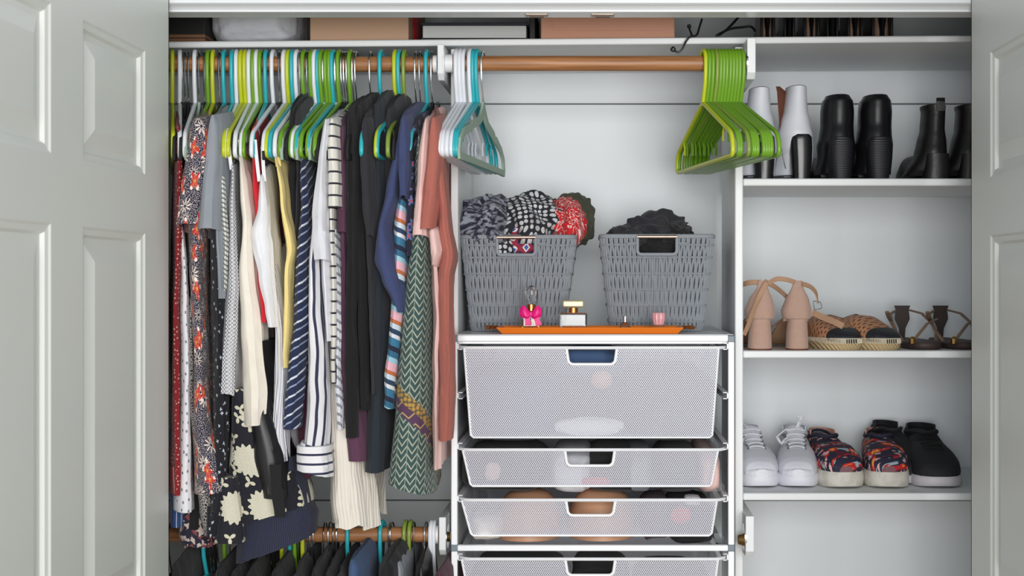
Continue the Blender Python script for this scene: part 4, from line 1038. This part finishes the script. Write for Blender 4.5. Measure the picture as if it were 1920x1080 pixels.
# koi-and-blossom slip-ons
m = Mat('floral_canvas', rgb(40, 42, 62), .75); u, v = m.uv()
n1 = m.noise(m.vec(u * 1.6, v), 46, 2); n2 = m.noise(m.vec(u * 1.6 + 5, v), 40, 2); n3 = m.noise(m.vec(u + 9, v * 1.4), 55, 2)
k = m.mix(n1.gt(.60), rgb(36, 38, 58), rgb(160, 178, 186)); k = m.mix(n2.gt(.57), k, rgb(190, 34, 40)); k = m.mix(n2.gt(.645), k, rgb(236, 120, 50)); k = m.mix(n2.gt(.69), k, rgb(240, 190, 90))
f, r_, a, c = m.flower(u, v, 62, 5, .26, .25, 1.0); k = m.mix(f * n3.gt(.52), k, rgb(226, 178, 180)); k = m.mix(n3.lt(.36), k, rgb(120, 20, 40)); m.col(k); flo = m
pinkl = Mat('blush_lining', rgb(196, 150, 130), .8)
for px, lab, yw in ((1588, 'floral slip-on shoe with thick white sole, left of its pair', 4), (1667, 'floral slip-on shoe with thick white sole next to black sneakers', -6)):
    lowshoe('slip_on_shoe', lab, px, .050, ZS[2], yw, .265, .047, .034, .056, flo, off_r, pinkl, 'floral slip-ons', tongue=False, counter=pinkl)
bk = Mat('black_mesh_fabric', rgb(24, 25, 29), .8); grs = Mat('pale_grey_rubber', rgb(196, 192, 196), .6)
lowshoe('running_shoe', 'black sneaker with pale sole at the front by the right door', 1764, .055, ZS[2], -3, .27, .0535, .024, .074, bk, grs, bk, 'black sneakers', laces=Mat('black_lace', rgb(18, 18, 20), .8), tongue=False)
lowshoe('running_shoe', 'black sneaker tucked behind the front black one', 1731, .100, ZS[2], 10, .25, .045, .020, .080, bk, grs, bk, 'black sneakers', tongue=False)

# espadrilles
m = Mat('woven_tan_leather', rgb(190, 136, 98), .6); u, v = m.uv()
sx_ = (u * 150 + (v * 90 * .5)).fr(); sy_ = (v * 110).fr(); off = ((v * 110) * .5).fr().gt(.5)
hole = ((u * 95 + off * .5).fr() - .5).ab().lt(.26) * ((v * 110).fr() - .5).ab().lt(.16)
m.col(m.mix(hole, rgb(192, 138, 102), rgb(74, 46, 36))); m.bump(-hole, .6, .002); wov = m
jute = Mat('jute_sole', rgb(196, 172, 130), .9); x, y, z = jute.obj(); jute.bump((x * 900 + z * 700).sin(), .6, .002)
capm = Mat('black_toe_leather', rgb(34, 36, 42), .45); thread = Mat('cream_stitch', rgb(214, 204, 180), .8)
for px, lab, yw in ((1596, 'tan woven espadrille with black toe, left of its pair', 18), (1671, 'tan woven espadrille with black toe, right of its pair', 22)):
    L, w, h, top = .245, .043, .017, .036
    M4 = place(px, .016, ZS[1], yw)
    t = thing('espadrille', lab, 'shoe', M4.translation, 'espadrilles')
    sole_mesh(L, w, h, M4).build('sole', jute, t, label='jute rope sole')
    o = outline(w * .97, L); zt = [(0, h + .010), (.04, h + .017), (.12, h + .025), (.22, h + .036), (.36, h + .049), (.48, h + .051), (.7, h + .036), (1, h + .048)]
    secs = [(s + .002, 0, ww, h - .004, interp(zt, s / L)[0]) for s, ww in o]
    sections(secs, M4=M4).build('upper', wov, t)
    cap = [(s - .0012, 0, ww * 1.025, h - .003, interp(zt, s / L)[0] + .0016) for s, ww in o if s <= L * .14]
    sections(cap, M4=M4).build('toe_cap', capm, t)
    q = B()
    oo = [(x_, s) for s, x_ in o if s < L * .7]; line = [(-x_, s) for x_, s in oo[::-1]] + oo
    for i in range(len(line) - 1):
        for j in range(5):
            f_ = j / 5; x_ = lerp(line[i][0], line[i + 1][0], f_) * 1.02; s = lerp(line[i][1], line[i + 1][1], f_)
            q.tube([(x_ * 1.0, s - .002, h - .004), (x_ * .985, s - .001, h + .006)], .0009, 5)
    q.tube([(x_ * 1.0, s - .0015, h + .006) for x_, s in line], .0011, 5)
    q.xform(M4).build('stitching', thread, t)
    cen, ra, rb = L * .72, w * .55, L * .21; ring = []
    for i in range(24):
        a = 2 * PI * i / 24; s = cen - rb * math.cos(a); ring.append(Vector((ra * math.sin(a), s, interp(zt, s / L)[0] - .004 * abs(math.sin(a)))))
    q = B(); q.rings([ring, [Vector((p.x * .85, p.y, p.z - .016)) for p in ring]], False, True).xform(M4).build('lining', tan_l, t)
    B().tube(ring, .0028, 8, closed=True).xform(M4).build('binding', Mat('brown_binding', rgb(110, 72, 52), .7), t)
# brown strappy sandals
brn = Mat('taupe_strap', rgb(128, 104, 86), .6); dks = Mat('dark_brown_sole', rgb(58, 44, 40), .6); drk = Mat('dark_heel_tab', rgb(44, 30, 24), .6)
def sandal(lab, px):
    M4 = place(px, .03, ZS[1], 0); t = thing('strappy_sandal', lab, 'sandal', M4.translation, 'brown sandals')
    sole_mesh(.24, .038, .015, M4).build('sole', dks, t)
    hb = B(); rs = []
    for z_, w_ in ((.010, .005), (.035, .007), (.055, .016), (.075, .014), (.084, .017)): rs.append([(-w_, .222, z_), (w_, .222, z_), (w_, .226, z_), (-w_, .226, z_)])
    hb.rings(rs).xform(M4).build('heel_tab', drk, t, label='dark brown heel tab')
    def strap(pts, r=.0044):
        pp = []
        for a_, b_ in zip(pts, pts[1:]):
            for i in range(5): pp.append(Vector(a_).lerp(Vector(b_), i / 5))
        pp.append(Vector(pts[-1])); B().tube(pp, r, 8, flat=.5).xform(M4).build('strap', brn, t)
    strap([(-.016, .222, .072), (-.034, .19, .066), (-.045, .13, .054), (-.056, .10, .062), (-.064, .08, .074)])
    strap([(.016, .222, .074), (.034, .19, .068), (.044, .15, .05), (.046, .11, .03), (.036, .08, .011)])
    strap([(-.045, .13, .054), (-.042, .10, .034), (-.034, .06, .012)])
    strap([(-.026, .02, .014), (-.010, .035, .030), (.016, .07, .050), (.046, .11, .058), (.048, .13, .056)], .0042)
    B().lathe([(.001, 0), (.006, .002), (.007, .012), (.003, .016)], (-.028, .012, .010), 8).xform(M4).build('buckle', M['brass'], t)
sandal('brown strappy sandal with dark heel tab beside the espadrilles', 1740)
sandal('brown strappy sandal half hidden by the right door', 1818)

# blush block-heeled sandals, heels towards the viewer
def heeled(lab, xs, other):
    hl, hr, cl, cr, tl, tr = xs; yf = .018; cx = (hl + hr) / 2; zb = ZS[1]
    bot = VY - (zb - H) * F / (D0 + yf)
    t = thing('heeled_sandal', lab, 'sandal', (PX(cx, yf), yf, zb), 'blush heeled sandals')
    loftpx(dense([(596, hl + 4, hr - 3, yf + .004, yf + .055), (630, hl + 1, hr - 1, yf + .001, yf + .054), (bot - 3, hl, hr, yf, yf + .052)], 3)).build('block_heel', suede, t)
    loftpx([(bot - 3, hl, hr, yf, yf + .052), (bot, hl + .5, hr - .5, yf, yf + .051)]).build('heel_tip', brl, t)
    loftpx(dense([(526, tl, tr, yf + .006, yf + .010), (540, tl - 4, tr + 4, yf + .004, yf + .018), (562, cl + 6, cr - 6, yf + .002, yf + .045), (582, cl, cr, yf - .001, yf + .066), (592, cl + 1, cr - 1, yf, yf + .070), (597, cl + 3, cr - 2, yf + .001, yf + .068), (599, hl + 2, hr - 2, yf + .004, yf + .060)], 3)).build('heel_cup', suede, t)
    x0 = PX(cx, yf); zc = PZ(596, yf)
    rs = []
    for f_ in [i / 8 for i in range(9)]:
        y = yf + .04 + f_ * .17; z_ = lerp(zc, zb + .016, sm(f_ * 1.25)); w_ = lerp(.026, .039, sm(f_ * 1.5)) * (1 if f_ < .9 else .8)
        rs.append([(x0 - w_, y, z_), (x0 + w_, y, z_), (x0 + w_, y, z_ - .008 - .006 * (f_ > .6)), (x0 - w_, y, z_ - .008 - .006 * (f_ > .6))])
    B().rings(rs).build('footbed', tanl, t, bevel=.002)
    q = B(); yy = yf + .17
    q.ribbon([(x0 - .042, yy, zb + .01), (x0 - .034, yy, zb + .04), (x0 - .012, yy, zb + .054), (x0 + .012, yy, zb + .054), (x0 + .034, yy, zb + .04), (x0 + .042, yy, zb + .01)], (0, 1, 0), .035, .0015)
    q.build('toe_strap', suede, t)
    for pts, w_ in other:
        pp = [P(a_, b_, c_) for a_, b_, c_ in pts]; path = []
        for k in range(len(pp) - 1):
            p0, p1, p2, p3 = pp[max(k - 1, 0)], pp[k], pp[k + 1], pp[min(k + 2, len(pp) - 1)]
            for i in range(6):
                s = i / 6
                path.append(.5 * ((2 * p1) + (-p0 + p2) * s + (2 * p0 - 5 * p1 + 4 * p2 - p3) * s * s + (-p0 + 3 * p1 - 3 * p2 + p3) * s ** 3))
        path.append(pp[-1])
        B().ribbon(path, (0, .35, 1), w_, .0012).build('ankle_strap', tanl, t)
    return t
heeled('blush suede block-heeled sandal next to the partition', (1405, 1450, 1400, 1457, 1423, 1437), [([(1426, 529, .03), (1404, 530, .04), (1386, 536, .07)], .010), ([(1437, 530, .015), (1424, 556, .005), (1410, 590, .004), (1402, 612, .004), (1395, 628, .006)], .009), ([(1434, 528, .02), (1450, 536, .03), (1466, 548, .05), (1478, 560, .06)], .010)])
th = heeled('blush suede block-heeled sandal with dangling buckled strap', (1477, 1519, 1469, 1526, 1489, 1504), [([(1490, 529, .02), (1474, 524, .03), (1456, 523, .03), (1440, 532, .02)], .009), ([(1504, 532, .02), (1520, 538, .03), (1530, 550, .035), (1533, 570, .035)], .009), ([(1524, 586, .04), (1546, 596, .02), (1566, 604, .0), (1581, 612, -.012)], .012)])
bq = [P(1524, 564, .03), P(1538, 566, .03), P(1541, 578, .03), P(1527, 581, .03)]
B().tube(round_poly(bq, [.003] * 4, 3), .0012, 6, closed=True).build('buckle', M['chrome'], th)

# ankle boots, heels towards the viewer
def boot(lab, rows, heel, up_m, heel_m, group, foot, extra=None, lining=None, sole=None):
    """rows: shaft and heel cup (photo y, xl, xr, front depth, back depth) top to bottom; heel likewise; foot: (half width, length, height)"""
    bx = (heel[-1][1] + heel[-1][2]) / 2; yf = heel[-1][3]; zb = ZS[0]
    t = thing('ankle_boot', lab, 'boot', (PX(bx, yf), yf, zb), group)
    fix = lambda r: r
    loftpx(dense(rows, 4), 32, .9).build('shaft', up_m, t)
    hb = [list(r) for r in heel]; hb[-1][0] = VY - (zb - H) * F / (D0 + hb[-1][3])
    loftpx(dense([tuple(r) for r in hb], 3), 28, .7).build('heel', heel_m, t)
    top = rows[0]; x0, x1 = PX(top[1], top[3]), PX(top[2], top[3]); zc = PZ(top[0], top[3])
    q = B(); n = 24; rs = []
    for sc_, dz in ((1.0, .0012), (.9, .0012), (.86, -.02)):
        rs.append([((x0 + x1) / 2 + (x1 - x0) / 2 * sc_ * math.cos(2 * PI * i / n), (top[3] + top[4]) / 2 + (top[4] - top[3]) / 2 * sc_ * math.sin(2 * PI * i / n), zc + dz) for i in range(n)])
    q.rings(rs, False, True).build('lining', lining or brl, t)
    w_, L, hh = foot; cx = PX(bx, yf); y0 = yf + .075
    low = rows[-1]; zc = PZ(low[0], low[3])
    zc = max(zc, zb + .04)
    secs = [(y0, cx, w_ * .8, max(zb + .003, zc - .03), zc + .005), (y0 + L * .3, cx, w_ * .9, max(zb + .003, (zc - zb) * .45 + zb - .01), zc - .0), (y0 + L * .55, cx, w_, zb + .008, zb + hh * 1.15), (y0 + L * .8, cx, w_ * .92, zb + .003, zb + hh * .8), (y0 + L, cx, w_ * .4, zb + .003, zb + hh * .5)]
    sections(secs).build('foot', up_m, t)
    s2 = [(y0 + L * .4, cx, w_ * .95, zb, zb + .008), (y0 + L * .6, cx, w_ * 1.03, zb, zb + .010), (y0 + L * .85, cx, w_ * .95, zb, zb + .009), (y0 + L * 1.02, cx, w_ * .4, zb, zb + .008)]
    sections(s2).build('sole', heel_m, t)
    return t
Yb = .035
def wboot(lab, dx, top=160):
    r = [(top, 1480, 1518, Yb + .005, Yb + .105), (185, 1477, 1519, Yb + .004, Yb + .10), (205, 1474, 1521, Yb + .002, Yb + .10), (225, 1468, 1526, Yb, Yb + .10), (248, 1464, 1531, Yb - .004, Yb + .10), (275, 1463, 1532, Yb + .006, Yb + .10), (290, 1462, 1531, Yb + .018, Yb + .11), (312, 1457, 1528, Yb + .03, Yb + .13), (328, 1452, 1526, Yb + .036, Yb + .14)]
    h = [(251, 1488, 1520, Yb - .004, Yb + .03), (256, 1483, 1525, Yb - .005, Yb + .04), (275, 1483, 1526, Yb - .005, Yb + .045), (300, 1485, 1525, Yb - .003, Yb + .045), (333, 1487, 1522, Yb - .002, Yb + .045)]
    return boot(lab, [(a, b_ + dx, c_ + dx, d_, e_) for a, b_, c_, d_, e_ in r], [(a, b_ + dx, c_ + dx, d_, e_) for a, b_, c_, d_, e_ in h], whl, Mat('glossy_black_heel', rgb(24, 24, 27), .22), 'white ankle boots', (.036, .18, .05))
w1 = wboot('white leather ankle boot half hidden by the green hangers', -70, 163)
w2 = wboot('white leather ankle boot with black heel and open zip', 0)
flap = B(); rs = []
for py, a_, b_ in ((162, 1455, 1462), (172, 1457, 1474), (200, 1459, 1474), (240, 1462, 1474), (270, 1463, 1468)):
    p, q_ = P(a_, py, Yb + .03), P(b_, py, Yb + .05)
    rs.append([p, q_, q_ + Vector((0, .002, 0)), p + Vector((0, .002, 0))])
flap.rings(rs).build('unzipped_flap', brl, w2, label='brown lining of the unzipped side')
q = B(); zp = [P(1463, 272, Yb - .002), P(1466, 284, Yb - .006), P(1468, 298, Yb - .004), P(1473, 316, Yb + .004)]
q.tube(zp, .0012, 6); q.lathe([(.003, 0), (.003, .004)], P(1464, 284, Yb - .008), 8); q.build('zip', M['chrome'], w2)
def bboot(lab, dx):
    r = [(177, 1555, 1600, Yb + .008, Yb + .10), (186, 1549, 1607, Yb + .004, Yb + .105), (205, 1547, 1609, Yb + .003, Yb + .105), (232, 1547, 1608, Yb + .002, Yb + .105), (250, 1545, 1609, Yb - .002, Yb + .105), (268, 1541, 1612, Yb - .004, Yb + .11), (290, 1541, 1610, Yb + .008, Yb + .11), (325, 1534, 1606, Yb + .02, Yb + .11)]
    h = [(256, 1562, 1598, Yb - .006, Yb + .03), (264, 1556, 1604, Yb - .008, Yb + .045), (295, 1556, 1603, Yb - .006, Yb + .05), (333, 1560, 1599, Yb - .006, Yb + .05)]
    return boot(lab, [(a, b_ + dx, c_ + dx, d_, e_) for a, b_, c_, d_, e_ in r], [(a, b_ + dx, c_ + dx, d_, e_) for a, b_, c_, d_, e_ in h], blk, stack, 'black block-heel ankle boots', (.040, .19, .055), lining=M['black'])
bboot('black leather ankle boot with stacked heel beside the white boot', 0)
bboot('black leather ankle boot with stacked heel, right of its pair', 72)
def cboot(lab, dx):
    r = [(196, 1736, 1781, Yb + .006, Yb + .09), (205, 1738, 1780, Yb + .007, Yb + .09), (240, 1736, 1779, Yb + .005, Yb + .09), (262, 1731, 1783, Yb + .002, Yb + .095), (285, 1727, 1785, Yb - .002, Yb + .1), (292, 1724, 1785, Yb, Yb + .1), (318, 1708, 1785, Yb + .01, Yb + .1), (329, 1699, 1784, Yb + .02, Yb + .1)]
    h = [(287, 1738, 1784, Yb - .005, Yb + .05), (310, 1737, 1785, Yb - .006, Yb + .055), (333, 1734, 1786, Yb - .006, Yb + .055)]
    t = boot(lab, [(a, b_ + dx, c_ + dx, d_, e_) for a, b_, c_, d_, e_ in r], [(a, b_ + dx, c_ + dx, d_, e_) for a, b_, c_, d_, e_ in h], blk2, blk2, 'black pull-on ankle boots', (.038, .19, .055), lining=M['black'])
    q = B(); q.ribbon([P(1763 + dx, 208, Yb + .004), P(1763 + dx, 190, Yb + .002), P(1764 + dx, 184, Yb + .008), P(1764 + dx, 190, Yb + .014), P(1764 + dx, 206, Yb + .014)], (1, 0, 0), .0165, .001)
    q.build('pull_tab', blk2, t)
    return t
cboot('black pull-on ankle boot with a heel tab loop', 0)
cboot('black pull-on ankle boot mostly hidden by the right door', 66)
# ---------------------------------------------------------------- things on the top shelf
def shz(px): return PZ(lerp(78.2, 65.0, (px - 200) / (1930 - 200)), 0.0) + .0006   # shelf top height
def sbox(name, label, cat, px0, px1, yf, yb, h, mat, bev=.002, group=None):
    x0, x1 = PX(px0, yf), PX(px1, yf); z = max(shz(px0), shz(px1))
    return tag(B().box(x0, x1, yf, yb, z, z + h).build(name, mat, bevel=bev), label, cat, group)
dk = Mat('dark_card', rgb(22, 20, 20), .6)
t = thing('storage_box', 'black storage box with brown bands at the left end of the top shelf', 'box', (PX(350, .03), .03, shz(388)))
x0, x1 = PX(290, .03), PX(384, .03); z = shz(384)
B().box(x0, x1, .03, .28, z, z + .11).build('body', dk, t, bevel=.002)
for dz, hh in ((.001, .0085), (.0115, .006)): B().box(x0 - .0005, x1 + .0006, .0293, .2807, z + dz, z + dz + hh).build('band', Mat('brown_band', rgb(126, 86, 56), .6), t)
t = thing('bedding_bag', 'white bedding with green leaves packed in a clear bag', 'bag', (PX(490, .06), .06, shz(575)))
m = Mat('white_leaf_print', rgb(214, 216, 222), .6); x, y, z_ = m.obj(); n = m.noise(m.vec(x, y, z_), 16, 2); m.col(m.mix(n.gt(.62), rgb(216, 218, 224), rgb(70, 108, 84))); n = m.noise(m.vec(x, y, z_), 30, 3); m.bump(n, .5, .01)
c = P(490, 40, .15); zz = shz(576)
b = crumple((c.x, .16, zz + .055), SC(88), .12, .062, 3.3, .07, 1.6, 5)
for v in b.v:
    d = v - Vector((c.x, .16, zz + .055)); v.x = c.x + SC(86) * spow(max(-1, min(1, d.x / SC(88))), .55); v.y = .16 + .12 * spow(max(-1, min(1, d.y / .12)), .6); v.z = max(zz + .001, zz + .055 + .054 * spow(max(-1, min(1, d.z / .062)), .6))
b.build('folded_bedding', m, t)
sbox('cardboard_box', 'plain tan cardboard box on the top shelf left of the book', 'box', 581, 766, .03, .28, .10, M['cardboard'])
tag(crumple(P(777, 54, .14), SC(11), .05, .05, 5.5, .1, 2, 3).build('crimson_pouch', G['red']), 'crimson cloth pouch wedged beside the cardboard box', 'pouch')
t = thing('album_book', 'thick book lying flat with dark covers and white pages', 'book', (PX(890, .02), .02, shz(992)))
x0, x1 = PX(789, .02), PX(990, .02); z = shz(991)
B().box(x0, x1, .02, .26, z, z + .0045).build('back_cover', dk, t, bevel=.001)
B().box(x0 + .003, x1 - .004, .026, .255, z + .0047, z + .0295).build('page_block', M['paper'], t, bevel=.001)
B().box(x0, x1, .02, .26, z + .0297, z + .0345).build('front_cover', Mat('dark_navy_cover', rgb(26, 26, 40), .5), t, bevel=.001)
tag(B().box(PX(993, .03), PX(1003, .03), .03, .22, shz(1003), shz(1003) + .07).build('slim_folder', dk, bevel=.001), 'slim black folder standing between the book and the pink box', 'folder')
t = thing('pink_box', 'dusty pink cardboard box with tucked lid on the top shelf', 'box', (PX(1138, .03), .03, shz(1265)))
x0, x1 = PX(1014, .03), PX(1265, .03); z = shz(1264)
B().box(x0, x1, .03, .27, z, z + .10).build('body', M['pinkbox'], t, bevel=.002)
a_, b_ = PX(1034, .03), PX(1248, .03)
B().prism([(a_ + .006, z + .018), (b_ - .006, z + .018), (b_, z + .04), (b_, z + .09), (a_, z + .09), (a_, z + .04)], .0285, .0299).build('front_flap', M['pinkbox'], t)
def cable(label, pts, r=.0021):
    pp = [P(*p) for p in pts]; path = []
    for k in range(len(pp) - 1):
        p0, p1, p2, p3 = pp[max(k - 1, 0)], pp[k], pp[k + 1], pp[min(k + 2, len(pp) - 1)]
        for i in range(6):
            s = i / 6; path.append(.5 * ((2 * p1) + (-p0 + p2) * s + (2 * p0 - 5 * p1 + 4 * p2 - p3) * s * s + (-p0 + 3 * p1 - 3 * p2 + p3) * s ** 3))
    path.append(pp[-1]); t = thing('drawstring_cable', label, 'cable', pp[0])
    B().tube(path, r, 8).build('strand', M['black'], t)
    return t, pp
t, pp = cable('black cord with frayed knot dangling over the shelf edge', [(1316, 36, .05), (1311, 52, .03), (1306, 66, .0), (1294, 69, -.008), (1286, 78, -.010), (1279, 92, -.012), (1271, 98, -.012), (1262, 93, -.012)])
B().lathe([(.001, -.005), (.005, -.003), (.0055, .002), (.002, .006)], pp[-1], 10).build('knot', M['black'], t)
t, pp = cable('short black cord end with knot on the top shelf', [(1298, 68, -.002), (1294, 58, .02), (1292, 50, .03)])
B().lathe([(.001, -.004), (.004, -.002), (.004, .003), (.001, .005)], pp[-1], 10).build('knot', M['black'], t)
cable('black cord looping across the shelf towards the boots', [(1343, 67, .0), (1352, 62, .02), (1370, 54, .03), (1392, 51, .04), (1408, 50, .04), (1416, 58, .03)], .0026)
cable('thin black strap rising from the shelf beside the boots', [(1348, 66, .004), (1362, 56, .03), (1376, 42, .05), (1386, 30, .06)], .0026)
# tall shoes standing at the right of the top shelf, only their bottoms show under the head trim
taupe = Mat('taupe_boot_suede', rgb(150, 122, 104), .85)
def topboot(lab, c, w, dark, hw):
    yf = .05; x = PX(c, yf); z = shz(c + w)
    t = thing('heeled_boot', lab, 'boot', (x, yf, z), 'boots on the top shelf')
    ww = SC(w, yf) / 2
    b = B(); rs = []
    for zz, k, yb in ((.004, .98, .10), (.03, 1.0, .10), (.06, .9, .09), (.12, .85, .085)): rs.append([(x + ww * k * spow(math.sin(2 * PI * i / 20), .8), yf + .012 + (yb - .012) / 2 - (yb - .012) / 2 * spow(math.cos(2 * PI * i / 20), .8), z + zz) for i in range(20)])
    b.rings(rs).build('shaft', blk2 if dark else taupe, t)
    sections([(yf + .06, x, ww * .9, z, z + .05), (yf + .14, x, ww * 1.0, z, z + .05), (yf + .21, x, ww * .85, z, z + .035), (yf + .235, x, ww * .3, z, z + .02)]).build('foot', blk2 if dark else taupe, t)
    hb = B(); rs = []
    for zz, k in ((0, .62), (.02, .58), (.045, .95), (.055, .6)): rs.append([(x + ww * hw * k * math.sin(2 * PI * i / 16), yf + .014 - .016 * math.cos(2 * PI * i / 16), z + zz) for i in range(16)])
    hb.rings(rs).build('heel', blk, t)
    q = B()
    for s in (-1, 1): q.box(x + s * ww * .98 - .0025, x + s * ww * .98 + .0025, yf + .004, yf + .09, z, z + .12)
    q.build('side_panel', blk, t, bevel=.002)
for c, w, d, hw, lab in ((1440, 24, False, .5, 'taupe boot with black edging, leftmost on the top shelf'), (1481, 16, True, .8, 'black heeled boot second from the left on the top shelf'), (1523, 26, False, .4, 'taupe boot with black edging in the middle of the top shelf boots'), (1562, 18, True, .9, 'black heeled boot in the middle of the top shelf boots'), (1605, 26, False, .5, 'taupe boot with black edging, second from the right on the top shelf'), (1656, 36, False, .45, 'widest taupe boot with black edging, rightmost on the top shelf')):
    topboot(lab, c, w, d, hw)

# ---------------------------------------------------------------- clothes inside the drawers
def stuffc(name, lab, cat, mat, px, py, Y, wx, hz, dy, seed, amp=.12, f=1.2, box=.55):
    c = P(px, py, Y)
    tag(crumple(c, SC(wx, Y) / 2, dy / 2, SC(hz, Y) / 2, seed, amp, f, 4, box).build(name, G[mat] if mat in G else M[mat]), lab, cat, 'clothes inside the drawers')
stuffc('jeans', 'blue jeans seen through the handle of the top drawer', 'jeans', 'denim', 1105, 676, .05, 130, 56, .20, 21)
stuffc('jeans', 'dark folded jeans at the left of the top drawer', 'jeans', 'darkdenim', 968, 748, .11, 172, 136, .34, 22, .06)
stuffc('folded_shirt', 'pale folded shirt low in the middle of the top drawer', 'shirt', 'white', 1105, 800, -.058, 130, 36, .03, 23, .1, 1.5, .9)
stuffc('folded_shirt', 'charcoal folded shirt at the right of the top drawer', 'shirt', 'black2', 1246, 748, .11, 160, 136, .34, 24, .06)
stuffc('dark_shirt', 'dark folded shirt in the middle of the top drawer', 'shirt', 'black2', 1107, 752, .13, 106, 112, .30, 25, .06)
stuffc('tan_shirt', 'small tan cloth behind the mesh of the top drawer', 'shirt', 'tan', 1128, 712, -.066, 40, 34, .02, 26, .08, 1.2, .9)
for px, wx, mt, nm, lab, s in ((950, 156, 'black', 'shirt', 'black folded shirt at the left of the second drawer', 31), (1075, 80, 'white2', 'shirt', 'white lettered shirt in the middle of the second drawer', 32), (1150, 110, 'black', 'shirt', 'black shirt right of the handle in the second drawer', 33), (1195, 50, 'grey', 'sock', 'grey socks in the second drawer', 34), (1265, 80, 'black2', 'shirt', 'charcoal shirt at the right of the second drawer', 35), (1320, 44, 'pink', 'sock', 'pink socks at the right end of the second drawer', 36)):
    stuffc('folded_clothes', lab, nm, mt, px, 870, .09, wx, 76, .32, s, .08)
stuffc('pink_sock', 'hot pink cloth low in the second drawer behind the mesh', 'cloth', 'red', 1118, 903, -.068, 56, 18, .016, 37, .08, 1.2, .9)
stuffc('pink_sock', 'pale pink cloth at the lower left of the second drawer', 'cloth', 'pink', 924, 884, -.068, 30, 34, .016, 38, .1, 1.2, .9)
def cup(lab, px, w, py, h):
    c = P(px, py, .0); q = B(); n = 28; rs = []
    for k in range(9):
        a = k / 8 * PI / 2; rs.append([(c.x + SC(w) / 2 * math.cos(a) ** .6 * math.cos(2 * PI * i / n), .02 + .075 * math.cos(a) ** .6 * math.sin(2 * PI * i / n), c.z - SC(h) / 2 + SC(h) * math.sin(a)) for i in range(n)])
    rs[-1] = [(c.x + .002 * math.cos(2 * PI * i / n), .02 + .002 * math.sin(2 * PI * i / n), rs[-1][0][2]) for i in range(n)]
    tag(q.rings(rs).build('bra_cup', G['tan']), lab, 'bra', 'clothes inside the drawers')
cup('smooth tan moulded bra at the left of the third drawer', 990, 128, 962, 88)
cup('smooth tan moulded bra behind the handle of the third drawer', 1128, 132, 960, 90)
stuffc('pink_bra', 'magenta lingerie at the right of the third drawer', 'lingerie', 'plum', 1226, 964, .06, 56, 72, .24, 42)
stuffc('pink_cloth', 'hot pink cloth behind the mesh of the third drawer', 'lingerie', 'red', 1276, 966, -.068, 40, 30, .016, 43, .1, 1.2, .9)
stuffc('beige_cloth', 'cream lace cloth at the lower left of the third drawer', 'lingerie', 'cream', 918, 976, .02, 58, 50, .2, 44)
stuffc('black_lingerie', 'black lingerie at the right end of the third drawer', 'lingerie', 'black', 1290, 966, .08, 86, 72, .28, 45)
stuffc('white_cloth', 'small white cloth on top of the black lingerie in the third drawer', 'lingerie', 'white', 1298, 937, -.03, 30, 18, .04, 46)
stuffc('black_clothes', 'black crumpled clothes at the left of the bottom drawer', 'clothing', 'black', 975, 1086, .08, 180, 80, .3, 51)
stuffc('black_clothes', 'black clothes behind the handle of the bottom drawer', 'clothing', 'black', 1125, 1088, .08, 110, 80, .3, 52)
stuffc('grey_clothes', 'grey clothes at the right of the bottom drawer', 'clothing', 'black2', 1258, 1096, .08, 140, 70, .3, 53)
